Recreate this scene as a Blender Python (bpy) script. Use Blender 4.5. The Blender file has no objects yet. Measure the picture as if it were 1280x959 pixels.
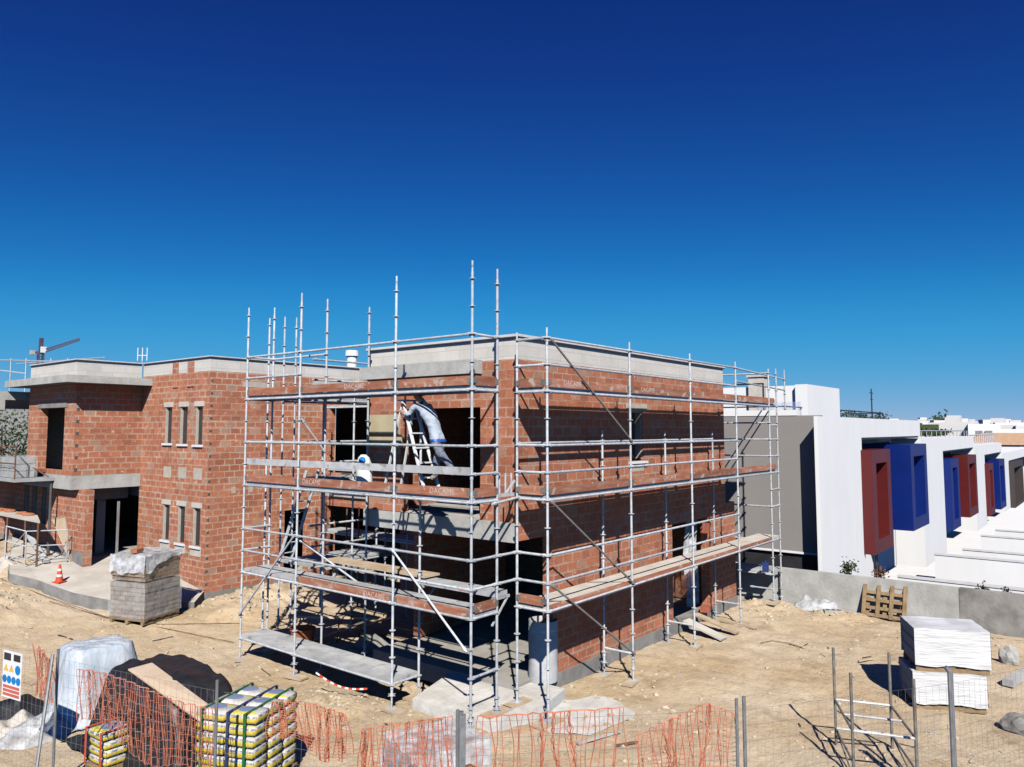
import bpy, bmesh, math, random
from mathutils import Vector, Matrix, noise
random.seed(11)
S = bpy.context.scene
COL = S.collection
rad = math.radians

# ------------------------------------------------------------------ camera
F, YAW, PITCH, CY, ZC = 948.37, rad(38.7023), rad(4.439), 463.63, 5.26
cd = bpy.data.cameras.new('camera'); cam = bpy.data.objects.new('camera', cd); COL.objects.link(cam)
cam.location = (0, 0, ZC); cam.rotation_euler = (math.pi/2+PITCH, 0, YAW-math.pi/2)
cd.sensor_width = 36; cd.lens = F/1280*36; cd.shift_y = -(479.5-CY)/1280
cd.clip_start = .1; cd.clip_end = 9000
S.camera = cam
_f = Vector((math.cos(PITCH)*math.cos(YAW), math.cos(PITCH)*math.sin(YAW), math.sin(PITCH)))
_r = Vector((math.sin(YAW), -math.cos(YAW), 0)); _u = _r.cross(_f)
def ray(px, py): return _f + _r*((px-640)/F) - _u*((py-CY)/F)
# survey helpers: a sight line of the photograph met with a real plane of the site
def onz(px, py, z=0.):
    d = ray(px, py); return Vector((0, 0, ZC)) + d*((z-ZC)/d.z)
def onx(px, py, x):
    d = ray(px, py); return Vector((0, 0, ZC)) + d*(x/d.x)
def ony(px, py, y):
    d = ray(px, py); return Vector((0, 0, ZC)) + d*(y/d.y)

# ------------------------------------------------------------------ materials
def nt(name):
    m = bpy.data.materials.new(name); m.use_nodes = True
    n = m.node_tree.nodes; l = m.node_tree.links
    return m, n, l, n['Principled BSDF']
def ramp(n, pts):
    r = n.new('ShaderNodeValToRGB'); e = r.color_ramp.elements
    e[0].position, e[0].color = pts[0][0], (*pts[0][1], 1)
    e[1].position, e[1].color = pts[-1][0], (*pts[-1][1], 1)
    for p, c in pts[1:-1]:
        k = e.new(p); k.color = (*c, 1)
    return r
def noisy(name, c1, c2, scale=3., rough=.8, metal=0., bump=.0, bscale=None, detail=8., c3=None, spec=.4, coord='Object', stretch=None):
    m, n, l, b = nt(name)
    tc = n.new('ShaderNodeTexCoord'); src = tc.outputs[coord]
    if stretch:
        mp = n.new('ShaderNodeMapping'); mp.inputs['Scale'].default_value = stretch
        l.new(src, mp.inputs['Vector']); src = mp.outputs['Vector']
    t = n.new('ShaderNodeTexNoise'); t.inputs['Scale'].default_value = scale; t.inputs['Detail'].default_value = detail
    t.inputs['Roughness'].default_value = .62
    l.new(src, t.inputs['Vector'])
    pts = [(.32, c1), (.68, c2)] if c3 is None else [(.3, c1), (.52, c2), (.72, c3)]
    r = ramp(n, pts); l.new(t.outputs['Fac'], r.inputs['Fac']); l.new(r.outputs['Color'], b.inputs['Base Color'])
    b.inputs['Roughness'].default_value = rough; b.inputs['Metallic'].default_value = metal
    b.inputs['Specular IOR Level'].default_value = spec
    if bump:
        t2 = n.new('ShaderNodeTexNoise'); t2.inputs['Scale'].default_value = bscale or scale*4; t2.inputs['Detail'].default_value = 6
        l.new(src, t2.inputs['Vector'])
        bp = n.new('ShaderNodeBump'); bp.inputs['Strength'].default_value = bump; bp.inputs['Distance'].default_value = .03
        l.new(t2.outputs['Fac'], bp.inputs['Height']); l.new(bp.outputs['Normal'], b.inputs['Normal'])
    return m
def vary(m, lo, hi, spot=None, spotscale=12, thr=.66):
    n = m.node_tree.nodes; l = m.node_tree.links; b = n['Principled BSDF']; src = b.inputs['Base Color'].links[0].from_socket
    oi = n.new('ShaderNodeObjectInfo'); r = ramp(n, [(0, (lo,)*3), (1, (hi,)*3)]); l.new(oi.outputs['Random'], r.inputs['Fac'])
    x = n.new('ShaderNodeMix'); x.data_type = 'RGBA'; x.blend_type = 'MULTIPLY'; x.inputs['Factor'].default_value = 1; l.new(src, x.inputs['A']); l.new(r.outputs['Color'], x.inputs['B']); out = x.outputs['Result']
    if spot:
        tc = n.new('ShaderNodeTexCoord'); q = n.new('ShaderNodeTexNoise'); q.inputs['Scale'].default_value = spotscale; q.inputs['Detail'].default_value = 3; l.new(tc.outputs['Object'], q.inputs['Vector'])
        f = ramp(n, [(thr, (0,)*3), (thr+.05, (.8,)*3)]); l.new(q.outputs['Fac'], f.inputs['Fac'])
        y = n.new('ShaderNodeMix'); y.data_type = 'RGBA'; l.new(f.outputs['Color'], y.inputs['Factor']); l.new(out, y.inputs['A']); y.inputs['B'].default_value = (*spot, 1); out = y.outputs['Result']
    l.new(out, b.inputs['Base Color']); return m
def bricky(name, a, b_, mortar, bw, bh, ms, rough=.9, patch=None, patchcol=(.5, .45, .35), soot=.25, bump=.5, odd=None):
    m, n, l, b = nt(name)
    tc = n.new('ShaderNodeTexCoord')
    wob = n.new('ShaderNodeTexNoise'); wob.inputs['Scale'].default_value = 5; wob.inputs['Detail'].default_value = 4; l.new(tc.outputs['UV'], wob.inputs['Vector'])
    mx0 = n.new('ShaderNodeMix'); mx0.data_type = 'RGBA'; mx0.blend_type = 'LINEAR_LIGHT'; mx0.inputs['Factor'].default_value = .02 if odd else .01
    l.new(tc.outputs['UV'], mx0.inputs['A']); l.new(wob.outputs['Color'], mx0.inputs['B'])
    def bt(msz, smooth, c1, c2, mo):
        t = n.new('ShaderNodeTexBrick'); l.new(mx0.outputs['Result'], t.inputs['Vector'])
        t.inputs['Scale'].default_value = 1; t.inputs['Brick Width'].default_value = bw; t.inputs['Row Height'].default_value = bh
        t.inputs['Mortar Size'].default_value = msz; t.inputs['Mortar Smooth'].default_value = smooth; t.inputs['Bias'].default_value = 0
        t.inputs['Color1'].default_value = (*c1, 1); t.inputs['Color2'].default_value = (*c2, 1); t.inputs['Mortar'].default_value = (*mo, 1); return t
    def mix(f, A, B, mode='MIX'):
        x = n.new('ShaderNodeMix'); x.data_type = 'RGBA'; x.blend_type = mode
        if isinstance(f, (int, float)): x.inputs['Factor'].default_value = f
        else: l.new(f, x.inputs['Factor'])
        l.new(A, x.inputs['A'])
        if isinstance(B, tuple): x.inputs['B'].default_value = (*B, 1)
        else: l.new(B, x.inputs['B'])
        return x.outputs['Result']
    def nz(scale, detail=4, rough_=.6):
        q = n.new('ShaderNodeTexNoise'); q.inputs['Scale'].default_value = scale; q.inputs['Detail'].default_value = detail; q.inputs['Roughness'].default_value = rough_; l.new(tc.outputs['UV'], q.inputs['Vector']); return q.outputs['Fac']
    def rmp(fac, pts): r = ramp(n, pts); l.new(fac, r.inputs['Fac']); return r.outputs['Color']
    t = bt(ms, .3, a, b_, mortar); out = t.outputs['Color']
    if odd:
        idm = bt(ms, .1, (0,)*3, (1,)*3, (.5,)*3).outputs['Color']
        out = mix(rmp(idm, [(.9, (0,)*3), (.93, (.75,)*3)]), out, odd[0]); out = mix(rmp(idm, [(.05, (.7,)*3), (.09, (0,)*3)]), out, odd[1])
        # mortar squeezed out and smeared over the joints, unevenly
        wide = bt(ms*3.4, .6, (0,)*3, (0,)*3, (1,)*3).outputs['Color']
        ml = n.new('ShaderNodeMath'); ml.operation = 'MULTIPLY'; l.new(wide, ml.inputs[0]); l.new(rmp(nz(2.1, 6, .7), [(.44, (0,)*3), (.66, (.85,)*3)]), ml.inputs[1])
        out = mix(ml.outputs[0], out, patchcol)
        # joints dirty here, pale there
        ml2 = n.new('ShaderNodeMath'); ml2.operation = 'MULTIPLY'; l.new(t.outputs['Fac'], ml2.inputs[0]); l.new(rmp(nz(1.1, 5, .7), [(.4, (.75,)*3), (.6, (0,)*3)]), ml2.inputs[1])
        out = mix(ml2.outputs[0], out, b_)
    out = mix(1., out, rmp(nz(1.3, 9, .7), [(.3, (1-soot,)*3), (.7, (1+soot*.35,)*3)]), 'MULTIPLY')
    out = mix(1., out, rmp(nz(22, 4), [(.3, (.78 if odd else .93,)*3), (.7, (1.15 if odd else 1.05,)*3)]), 'MULTIPLY')
    if patch:
        pf = rmp(nz(3.4, 3), [(patch, (0,)*3), (patch+.04, (.75,)*3)]); out = mix(pf, out, patchcol)
    l.new(out, b.inputs['Base Color']); b.inputs['Roughness'].default_value = rough; b.inputs['Specular IOR Level'].default_value = .25
    bp = n.new('ShaderNodeBump'); bp.inputs['Strength'].default_value = bump; bp.inputs['Distance'].default_value = .012; bp.invert = True
    l.new(t.outputs['Fac'], bp.inputs['Height']); l.new(bp.outputs['Normal'], b.inputs['Normal'])
    return m

M = {}
M['brick'] = bricky('brick', (.53, .205, .118), (.39, .135, .075), (.58, .41, .31), .34, .19, .011, patch=.68, patchcol=(.58, .44, .33), soot=.32, odd=((.46, .27, .19), (.29, .11, .068)))
M['brick_fine'] = bricky('brick_fine', (.53, .21, .122), (.41, .145, .082), (.66, .48, .37), .34, .19, .013, patch=.67, patchcol=(.62, .5, .38), soot=.28, odd=((.47, .31, .23), (.32, .12, .075)))
M['block'] = bricky('pale_block', (.7, .665, .61), (.62, .59, .54), (.5, .475, .44), .8, .21, .007, soot=.14, bump=.02)
M['concrete'] = noisy('concrete', (.34, .33, .31), (.52, .51, .48), 2.2, .9, bump=.25, bscale=12)
M['concrete_pale'] = noisy('concrete_pale', (.46, .42, .36), (.64, .59, .52), 1.6, .92, bump=.2, bscale=10)
M['concrete_wet'] = noisy('concrete_stained', (.11, .105, .1), (.28, .265, .24), 1.3, .9, bump=.2, bscale=9, c3=(.42, .4, .37))
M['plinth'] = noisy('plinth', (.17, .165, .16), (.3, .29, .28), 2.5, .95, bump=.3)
M['cap'] = noisy('coping', (.55, .55, .54), (.68, .68, .67), 4, .6)
M['cap_dark'] = noisy('dark_flashing', (.06, .06, .065), (.1, .1, .1), 4, .6)
M['steel'] = noisy('galvanised', (.46, .48, .5), (.72, .74, .76), 9, .45, metal=.2, spec=.5)
M['steel_dark'] = noisy('worn_tube', (.16, .15, .13), (.36, .34, .31), 9, .6, metal=.5)
M['steel_dull'] = noisy('dull_tube', (.2, .19, .17), (.36, .34, .31), 9, .6, metal=.2)
M['post'] = noisy('fence_tube', (.2, .21, .22), (.33, .34, .35), 9, .55, metal=.5)
M['rust'] = noisy('rust', (.1, .05, .03), (.2, .1, .06), 9, .9)
M['toe'] = noisy('toe_board', (.3, .095, .045), (.4, .17, .1), 1.6, .65, c3=(.5, .33, .26), stretch=(1.2, 1.2, 7))
M['deck'] = noisy('deck_plank', (.44, .45, .46), (.68, .68, .67), 3, .6, metal=.15)
M['wood'] = noisy('plank_wood', (.4, .29, .18), (.62, .5, .36), 2.5, .8, stretch=(1, 1, 5))
M['wood_pale'] = noisy('dusty_board', (.5, .44, .37), (.68, .63, .56), 2.5, .85)
M['ply'] = noisy('plywood', (.56, .42, .29), (.68, .54, .4), 2.5, .8)
M['pallet'] = noisy('pallet_wood', (.2, .13, .065), (.36, .25, .14), 5, .9)
M['white'] = noisy('white_render', (.77, .768, .76), (.82, .82, .82), 1.2, .85, stretch=(1, 1, .25))
M['greywall'] = noisy('grey_render', (.25, .235, .225), (.29, .272, .26), .35, .9)
M['red'] = noisy('red_paint', (.095, .012, .013), (.115, .016, .015), 1, .35)
M['blue'] = noisy('blue_paint', (.004, .016, .13), (.005, .02, .16), 1, .3)
M['darkbox'] = noisy('brown_paint', (.05, .04, .035), (.06, .05, .045), 1, .4)
M['curtain'] = noisy('clay_tiles', (.36, .16, .09), (.45, .22, .13), 6, .8)
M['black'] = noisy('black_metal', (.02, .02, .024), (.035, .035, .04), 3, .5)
M['glass'] = noisy('dark_glass', (.02, .024, .03), (.04, .045, .05), 2, .12, spec=.6)
M['tarp'] = noisy('black_tarp', (.012, .012, .015), (.028, .028, .032), 4, .42, bump=.6, bscale=5)
M['film'] = noisy('white_film', (.36, .43, .51), (.64, .67, .7), 3.5, .28, bump=.7, bscale=9, spec=.6, stretch=(1, 1, .5))
M['film_white'] = noisy('white_stretch_film', (.5, .49, .48), (.82, .82, .82), 2.2, .4, bump=.4, bscale=5, stretch=(.7, .7, 9))
M['brickstack'] = bricky('grey_brick_stack', (.44, .34, .26), (.31, .235, .18), (.15, .12, .095), .24, .115, .006, soot=.45, bump=.8)
M['terracotta'] = noisy('terracotta', (.34, .12, .05), (.46, .18, .09), 3, .85)
M['net'] = noisy('orange_net', (.52, .14, .07), (.7, .26, .16), 6, .6)
M['netdk'] = M['net']
M['green'] = noisy('green_strap', (.01, .1, .03), (.02, .14, .04), 3, .5)
M['navy'] = noisy('navy_strap', (.02, .03, .1), (.03, .045, .14), 3, .5)
M['blueplastic'] = noisy('blue_plastic', (.01, .06, .4), (.02, .09, .5), 3, .4)
M['conred'] = noisy('cone_orange', (.6, .07, .025), (.7, .1, .04), 6, .5)
M['whiteplastic'] = noisy('white_plastic', (.75, .76, .77), (.85, .85, .85), 3, .4)
M['yellow'] = noisy('yellow_print', (.6, .5, .03), (.7, .58, .06), 4, .6)
M['signblue'] = noisy('sign_blue', (.0, .18, .5), (.01, .22, .55), 3, .5)
M['signred'] = noisy('sign_red', (.55, .12, .08), (.6, .15, .1), 3, .5)
M['signyellow'] = noisy('sign_yellow', (.75, .45, .06), (.8, .5, .08), 3, .5)
M['shirt'] = noisy('pale_blue_cloth', (.3, .35, .42), (.46, .52, .6), 7, .9, bump=.9, bscale=9)
M['denim'] = noisy('faded_denim', (.06, .075, .11), (.24, .27, .33), 14, .9, bump=.8, bscale=12)
M['skin'] = noisy('skin', (.4, .22, .14), (.5, .28, .19), 9, .6)
M['hair'] = noisy('dark_hair', (.015, .012, .01), (.03, .024, .02), 20, .7)
M['shoe'] = noisy('dusty_shoe', (.3, .26, .2), (.45, .4, .33), 9, .9)
M['leaf'] = noisy('leaf', (.02, .035, .012), (.06, .09, .03), 3, .7)
M['twig'] = noisy('bark', (.05, .04, .03), (.1, .08, .06), 8, .9)
M['roof_tile'] = noisy('roof_tile', (.42, .27, .16), (.55, .36, .23), 3, .9)
M['tan'] = noisy('tan_panel', (.42, .36, .22), (.52, .45, .29), 3, .8)
M['townwhite'] = noisy('town_white', (.62, .6, .58), (.8, .78, .76), .02, .9)
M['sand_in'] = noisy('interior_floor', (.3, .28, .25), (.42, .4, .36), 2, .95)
M['drum'] = noisy('grey_drum', (.42, .43, .44), (.62, .62, .62), 3, .7, bump=.2)
M['stone'] = noisy('stone', (.4, .32, .21), (.62, .52, .38), 3, .95)
M['stucco_patch'] = noisy('mortar_patch', (.4, .36, .31), (.52, .47, .4), 5, .95)
M['navy2'] = noisy('dull_blue_plastic', (.012, .03, .14), (.02, .05, .2), 6, .5)
M['cloth_red'] = noisy('faded_red_cloth', (.3, .08, .05), (.42, .14, .09), 6, .9)
M['pink'] = noisy('pink_plastic', (.6, .2, .2), (.7, .3, .28), 5, .6)
M['crane'] = noisy('crane_paint', (.04, .045, .1), (.1, .07, .08), 1, .5)

vary(M['steel'], .85, 1.2, (.26, .16, .1), 7, .68); vary(M['toe'], .68, 1.12, (.5, .42, .36), 5, .6); vary(M['deck'], .75, 1.08, (.3, .28, .26), 4, .62)
M['faded'] = noisy('faded_lettering', (.5, .32, .26), (.74, .62, .57), 30, .7)
def cement_bag_mat():
    m, n, l, b = nt('printed_sack')
    tc = n.new('ShaderNodeTexCoord'); uv = n.new('ShaderNodeSeparateXYZ'); l.new(tc.outputs['UV'], uv.inputs[0])
    nz = n.new('ShaderNodeTexNoise'); nz.inputs['Scale'].default_value = 7; l.new(tc.outputs['Object'], nz.inputs['Vector'])
    base = ramp(n, [(.4, (.42, .4, .37)), (.6, (.62, .6, .56))]); l.new(nz.outputs['Fac'], base.inputs['Fac'])
    def band(chan, lo, hi, wob=.06):
        ad = n.new('ShaderNodeMath'); ad.operation = 'MULTIPLY_ADD'; l.new(nz.outputs['Fac'], ad.inputs[0]); ad.inputs[1].default_value = wob; l.new(uv.outputs[chan], ad.inputs[2])
        a = n.new('ShaderNodeMath'); a.operation = 'GREATER_THAN'; a.inputs[1].default_value = lo; l.new(ad.outputs[0], a.inputs[0])
        c = n.new('ShaderNodeMath'); c.operation = 'LESS_THAN'; c.inputs[1].default_value = hi; l.new(ad.outputs[0], c.inputs[0])
        d = n.new('ShaderNodeMath'); d.operation = 'MULTIPLY'; l.new(a.outputs[0], d.inputs[0]); l.new(c.outputs[0], d.inputs[1]); return d.outputs[0]
    def mixc(fac, A, col):
        x = n.new('ShaderNodeMix'); x.data_type = 'RGBA'; l.new(fac, x.inputs['Factor']); l.new(A, x.inputs['A']); x.inputs['B'].default_value = (*col, 1); return x.outputs['Result']
    pr_ = n.new('ShaderNodeTexNoise'); pr_.inputs['Scale'].default_value = 5; pr_.inputs['Detail'].default_value = 3; l.new(tc.outputs['UV'], pr_.inputs['Vector'])
    def cut(fac, t):
        g = n.new('ShaderNodeMath'); g.operation = 'GREATER_THAN'; g.inputs[1].default_value = t; l.new(pr_.outputs['Fac'], g.inputs[0])
        k = n.new('ShaderNodeMath'); k.operation = 'MULTIPLY'; l.new(fac, k.inputs[0]); l.new(g.outputs[0], k.inputs[1]); return k.outputs[0]
    o = mixc(cut(band('Y', .1, .66), .37), base.outputs['Color'], (.7, .53, .05))
    o = mixc(cut(band('Y', .66, .92), .5), o, (.16, .19, .26))
    o = mixc(cut(band('Y', 2.0, 2.3), .45), o, (.62, .53, .08))
    # printed oval
    mp = n.new('ShaderNodeVectorMath'); mp.operation = 'DISTANCE'; l.new(tc.outputs['UV'], mp.inputs[0]); mp.inputs[1].default_value = (2.5, 2.5, 0)
    lt = n.new('ShaderNodeMath'); lt.operation = 'LESS_THAN'; lt.inputs[1].default_value = .3; l.new(mp.outputs['Value'], lt.inputs[0])
    o = mixc(lt.outputs[0], o, (.2, .25, .38))
    l.new(o, b.inputs['Base Color']); b.inputs['Roughness'].default_value = .5
    return m
M['sack'] = cement_bag_mat()

def clear_film(name, op=.45, col=(.75, .78, .8)):
    m, n, l, b = nt(name)
    b.inputs['Base Color'].default_value = (*col, 1); b.inputs['Roughness'].default_value = .25
    tr = n.new('ShaderNodeBsdfTransparent'); mx = n.new('ShaderNodeMixShader')
    tc = n.new('ShaderNodeTexCoord'); nz = n.new('ShaderNodeTexNoise'); nz.inputs['Scale'].default_value = 5; nz.inputs['Detail'].default_value = 5
    l.new(tc.outputs['Object'], nz.inputs['Vector'])
    r = ramp(n, [(.35, (op*.55,)*3), (.65, (min(1, op*1.5),)*3)]); l.new(nz.outputs['Fac'], r.inputs['Fac'])
    bp = n.new('ShaderNodeBump'); bp.inputs['Strength'].default_value = .6; bp.inputs['Distance'].default_value = .05
    l.new(nz.outputs['Fac'], bp.inputs['Height']); l.new(bp.outputs['Normal'], b.inputs['Normal'])
    l.new(r.outputs['Color'], mx.inputs[0]); l.new(tr.outputs[0], mx.inputs[1]); l.new(b.outputs[0], mx.inputs[2])
    l.new(mx.outputs[0], n['Material Output'].inputs['Surface'])
    return m
M['clear'] = clear_film('clear_film', .2)
M['clear2'] = clear_film('milky_film', .62, (.7, .72, .74))
M['bluenet'] = clear_film('blue_shade_net', .32, (.3, .4, .62))

def dirt_mat():
    m, n, l, b = nt('dirt')
    tc = n.new('ShaderNodeTexCoord'); g = tc.outputs['Object']
    def nz(s, d=8, r=.62):
        t = n.new('ShaderNodeTexNoise'); t.inputs['Scale'].default_value = s; t.inputs['Detail'].default_value = d; t.inputs['Roughness'].default_value = r; l.new(g, t.inputs['Vector']); return t.outputs['Fac']
    a = ramp(n, [(.25, (.43, .305, .175)), (.5, (.55, .42, .27)), (.75, (.66, .54, .38))]); l.new(nz(.45, 10, .68), a.inputs['Fac'])
    s = ramp(n, [(.28, (.5,)*3), (.47, (1,)*3), (.75, (1.12,)*3)]); l.new(nz(5.5, 8, .75), s.inputs['Fac'])
    mx = n.new('ShaderNodeMix'); mx.data_type = 'RGBA'; mx.blend_type = 'MULTIPLY'; mx.inputs['Factor'].default_value = 1
    l.new(a.outputs['Color'], mx.inputs['A']); l.new(s.outputs['Color'], mx.inputs['B'])
    tr = ramp(n, [(.42, (0,)*3), (.62, (.6,)*3)]); l.new(nz(.28, 6, .7), tr.inputs['Fac'])
    mt = n.new('ShaderNodeMix'); mt.data_type = 'RGBA'; l.new(tr.outputs['Color'], mt.inputs['Factor']); l.new(mx.outputs['Result'], mt.inputs['A']); mt.inputs['B'].default_value = (.66, .55, .41, 1); mx = mt
    # darker damp stains
    d = ramp(n, [(.6, (0,)*3), (.72, (.55,)*3)]); l.new(nz(.8, 5), d.inputs['Fac'])
    m2 = n.new('ShaderNodeMix'); m2.data_type = 'RGBA'; l.new(d.outputs['Color'], m2.inputs['Factor']); l.new(mx.outputs['Result'], m2.inputs['A']); m2.inputs['B'].default_value = (.24, .155, .085, 1)
    # pebbles
    v = n.new('ShaderNodeTexVoronoi'); v.inputs['Scale'].default_value = 9; l.new(g, v.inputs['Vector'])
    vr = ramp(n, [(.05, (1,)*3), (.11, (0,)*3)]); l.new(v.outputs['Distance'], vr.inputs['Fac'])
    m3 = n.new('ShaderNodeMix'); m3.data_type = 'RGBA'; l.new(vr.outputs['Color'], m3.inputs['Factor']); l.new(m2.outputs['Result'], m3.inputs['A']); m3.inputs['B'].default_value = (.55, .46, .33, 1)
    l.new(m3.outputs['Result'], b.inputs['Base Color']); b.inputs['Roughness'].default_value = .97; b.inputs['Specular IOR Level'].default_value = .15
    h = n.new('ShaderNodeMath'); h.operation = 'MULTIPLY_ADD'; l.new(nz(2.6, 10, .7), h.inputs[0]); h.inputs[1].default_value = 1.0; l.new(vr.outputs['Color'], h.inputs[2])
    h2 = n.new('ShaderNodeMath'); h2.operation = 'MULTIPLY_ADD'; l.new(nz(14, 6, .7), h2.inputs[0]); h2.inputs[1].default_value = .5; l.new(h.outputs[0], h2.inputs[2])
    bp = n.new('ShaderNodeBump'); bp.inputs['Strength'].default_value = .9; bp.inputs['Distance'].default_value = .06
    l.new(h2.outputs[0], bp.inputs['Height']); l.new(bp.outputs['Normal'], b.inputs['Normal'])
    return m
M['dirt'] = dirt_mat()

# ------------------------------------------------------------------ mesh builder
class MB:
    def __init__(s): s.v = []; s.f = []; s.uv = []; s.mi = []
    def face(s, pts, uvs=None, mi=0):
        i = len(s.v); s.v += [Vector(p) for p in pts]; s.f.append(list(range(i, i+len(pts))))
        if uvs is None:
            p = [Vector(q) for q in pts]; nrm = (p[1]-p[0]).cross(p[-1]-p[0])
            ax, ay, az = abs(nrm.x), abs(nrm.y), abs(nrm.z)
            if az >= ax and az >= ay: uvs = [(q.x, q.y) for q in p]
            elif ax > ay: uvs = [(q.y, q.z) for q in p]
            else: uvs = [(q.x, q.z) for q in p]
        s.uv.append(uvs); s.mi.append(mi); return s
    def hexa(s, c, mi=0):      # 8 corners: bottom 0-3 ccw, top 4-7
        for q in ((3, 2, 1, 0), (4, 5, 6, 7), (0, 1, 5, 4), (1, 2, 6, 5), (2, 3, 7, 6), (3, 0, 4, 7)):
            s.face([c[k] for k in q], mi=mi)
        return s
    def box(s, x0, x1, y0, y1, z0, z1, mi=0):
        return s.hexa([(x0, y0, z0), (x1, y0, z0), (x1, y1, z0), (x0, y1, z0), (x0, y0, z1), (x1, y0, z1), (x1, y1, z1), (x0, y1, z1)], mi)
    def obox(s, c, sx, sy, sz, rz=0., mi=0, rx=0., ry=0.):   # centred box, rotated
        R = Matrix.Rotation(rz, 3, 'Z') @ Matrix.Rotation(ry, 3, 'Y') @ Matrix.Rotation(rx, 3, 'X'); c = Vector(c)
        k = [(-1, -1, -1), (1, -1, -1), (1, 1, -1), (-1, 1, -1), (-1, -1, 1), (1, -1, 1), (1, 1, 1), (-1, 1, 1)]
        return s.hexa([c+R @ Vector((a*sx/2, b*sy/2, d*sz/2)) for a, b, d in k], mi)
    def bar(s, p, q, w, h, mi=0, up=(0, 0, 1)):   # rectangular bar
        p, q = Vector(p), Vector(q); d = (q-p).normalized(); sd = d.cross(Vector(up))
        if sd.length < 1e-4: sd = Vector((1, 0, 0))
        sd.normalize(); u = sd.cross(d)
        a, b = sd*w/2, u*h/2
        return s.hexa([p-a-b, p+a-b, q+a-b, q-a-b, p-a+b, p+a+b, q+a+b, q-a+b], mi)
    def tube(s, p, q, r, n=8, r2=None, mi=0, caps=True):
        p, q = Vector(p), Vector(q); d = (q-p).normalized(); a = d.orthogonal().normalized(); b = d.cross(a)
        r2 = r if r2 is None else r2
        A = [p+(a*math.cos(t)+b*math.sin(t))*r for t in [2*math.pi*k/n for k in range(n)]]
        B = [q+(a*math.cos(t)+b*math.sin(t))*r2 for t in [2*math.pi*k/n for k in range(n)]]
        for k in range(n):
            j = (k+1) % n; s.face([A[k], A[j], B[j], B[k]], mi=mi)
        if caps: s.face(A[::-1], mi=mi); s.face(B, mi=mi)
        return s
    def path(s, pts, r, n=5, mi=0):
        for a, b in zip(pts, pts[1:]): s.tube(a, b, r, n, mi=mi, caps=True)
        return s
    def prism(s, poly, z0, z1, mi=0):
        n = len(poly)
        ar = sum(poly[k][0]*poly[(k+1) % n][1]-poly[(k+1) % n][0]*poly[k][1] for k in range(n))
        if ar < 0: poly = poly[::-1]
        s.face([(x, y, z1) for x, y in poly], mi=mi); s.face([(x, y, z0) for x, y in poly[::-1]], mi=mi)
        for k in range(n):
            a, b = poly[k], poly[(k+1) % n]; s.face([(*a, z0), (*b, z0), (*b, z1), (*a, z1)], mi=mi)
        return s
    def wall(s, axis, plane, a0, a1, z0, z1, holes=(), th=.25, inward=1, mi=0):
        # wall whose outer face lies on x=plane ('x', a is y) or y=plane ('y', a is x); holes (a0,a1,z0,z1)
        As = sorted({a0, a1, *[min(max(h[k], a0), a1) for h in holes for k in (0, 1)]})
        Zs = sorted({z0, z1, *[min(max(h[k], z0), z1) for h in holes for k in (2, 3)]})
        P = (lambda a, t, z: (plane+t, a, z)) if axis == 'x' else (lambda a, t, z: (a, plane+t, z))
        t = th*inward
        def solid(i, j):
            if i < 0 or j < 0 or i >= len(As)-1 or j >= len(Zs)-1: return False
            ca, cz = (As[i]+As[i+1])/2, (Zs[j]+Zs[j+1])/2
            return not any(h[0] < ca < h[1] and h[2] < cz < h[3] for h in holes)
        for i in range(len(As)-1):
            for j in range(len(Zs)-1):
                if not solid(i, j): continue
                A, B, C, D = As[i], As[i+1], Zs[j], Zs[j+1]
                s.face([P(A, 0, C), P(B, 0, C), P(B, 0, D), P(A, 0, D)], mi=mi)
                s.face([P(B, t, C), P(A, t, C), P(A, t, D), P(B, t, D)], mi=mi)
                if not solid(i-1, j): s.face([P(A, t, C), P(A, 0, C), P(A, 0, D), P(A, t, D)], mi=mi)
                if not solid(i+1, j): s.face([P(B, 0, C), P(B, t, C), P(B, t, D), P(B, 0, D)], mi=mi)
                if not solid(i, j-1): s.face([P(A, 0, C), P(A, t, C), P(B, t, C), P(B, 0, C)], mi=mi)
                if not solid(i, j+1): s.face([P(A, 0, D), P(B, 0, D), P(B, t, D), P(A, t, D)], mi=mi)
        return s
    def mesh(s, name, mats, off=Vector((0, 0, 0)), smooth=False, merge=True):
        me = bpy.data.meshes.new(name); me.from_pydata([v-off for v in s.v], [], s.f)
        uv = me.uv_layers.new(name='UVMap'); k = 0
        for f in s.uv:
            for c in f: uv.data[k].uv = c; k += 1
        for m in mats: me.materials.append(m)
        me.polygons.foreach_set('material_index', s.mi)
        bm = bmesh.new(); bm.from_mesh(me)
        if merge: bmesh.ops.remove_doubles(bm, verts=bm.verts, dist=.0004)
        bmesh.ops.recalc_face_normals(bm, faces=bm.faces)
        bm.to_mesh(me); bm.free()
        if smooth:
            for p in me.polygons: p.use_smooth = True
        return me
    def obj(s, name, mat, parent=None, loc=None, smooth=False):
        off = world(parent) if parent else (Vector(loc) if loc is not None else Vector((0, 0, 0)))
        mats = mat if isinstance(mat, (list, tuple)) else [mat]
        o = bpy.data.objects.new(name, s.mesh(name, mats, off, smooth)); COL.objects.link(o)
        if parent: o.parent = parent
        else: o.location = off
        return o
WPOS = {}
def world(o):
    p = Vector((0, 0, 0))
    while o: p += o.location; o = o.parent
    return p
def tag(o, label=None, cat=None, group=None, kind=None):
    for k, v in (('label', label), ('category', cat), ('group', group), ('kind', kind)):
        if v: o[k] = v
    return o
def thing(name, label, cat, loc, group=None):
    o = bpy.data.objects.new(name, None); COL.objects.link(o); o.location = loc; o.empty_display_size = .2
    return tag(o, label, cat, group)
def structure(o): o['kind'] = 'structure'; return o
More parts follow.
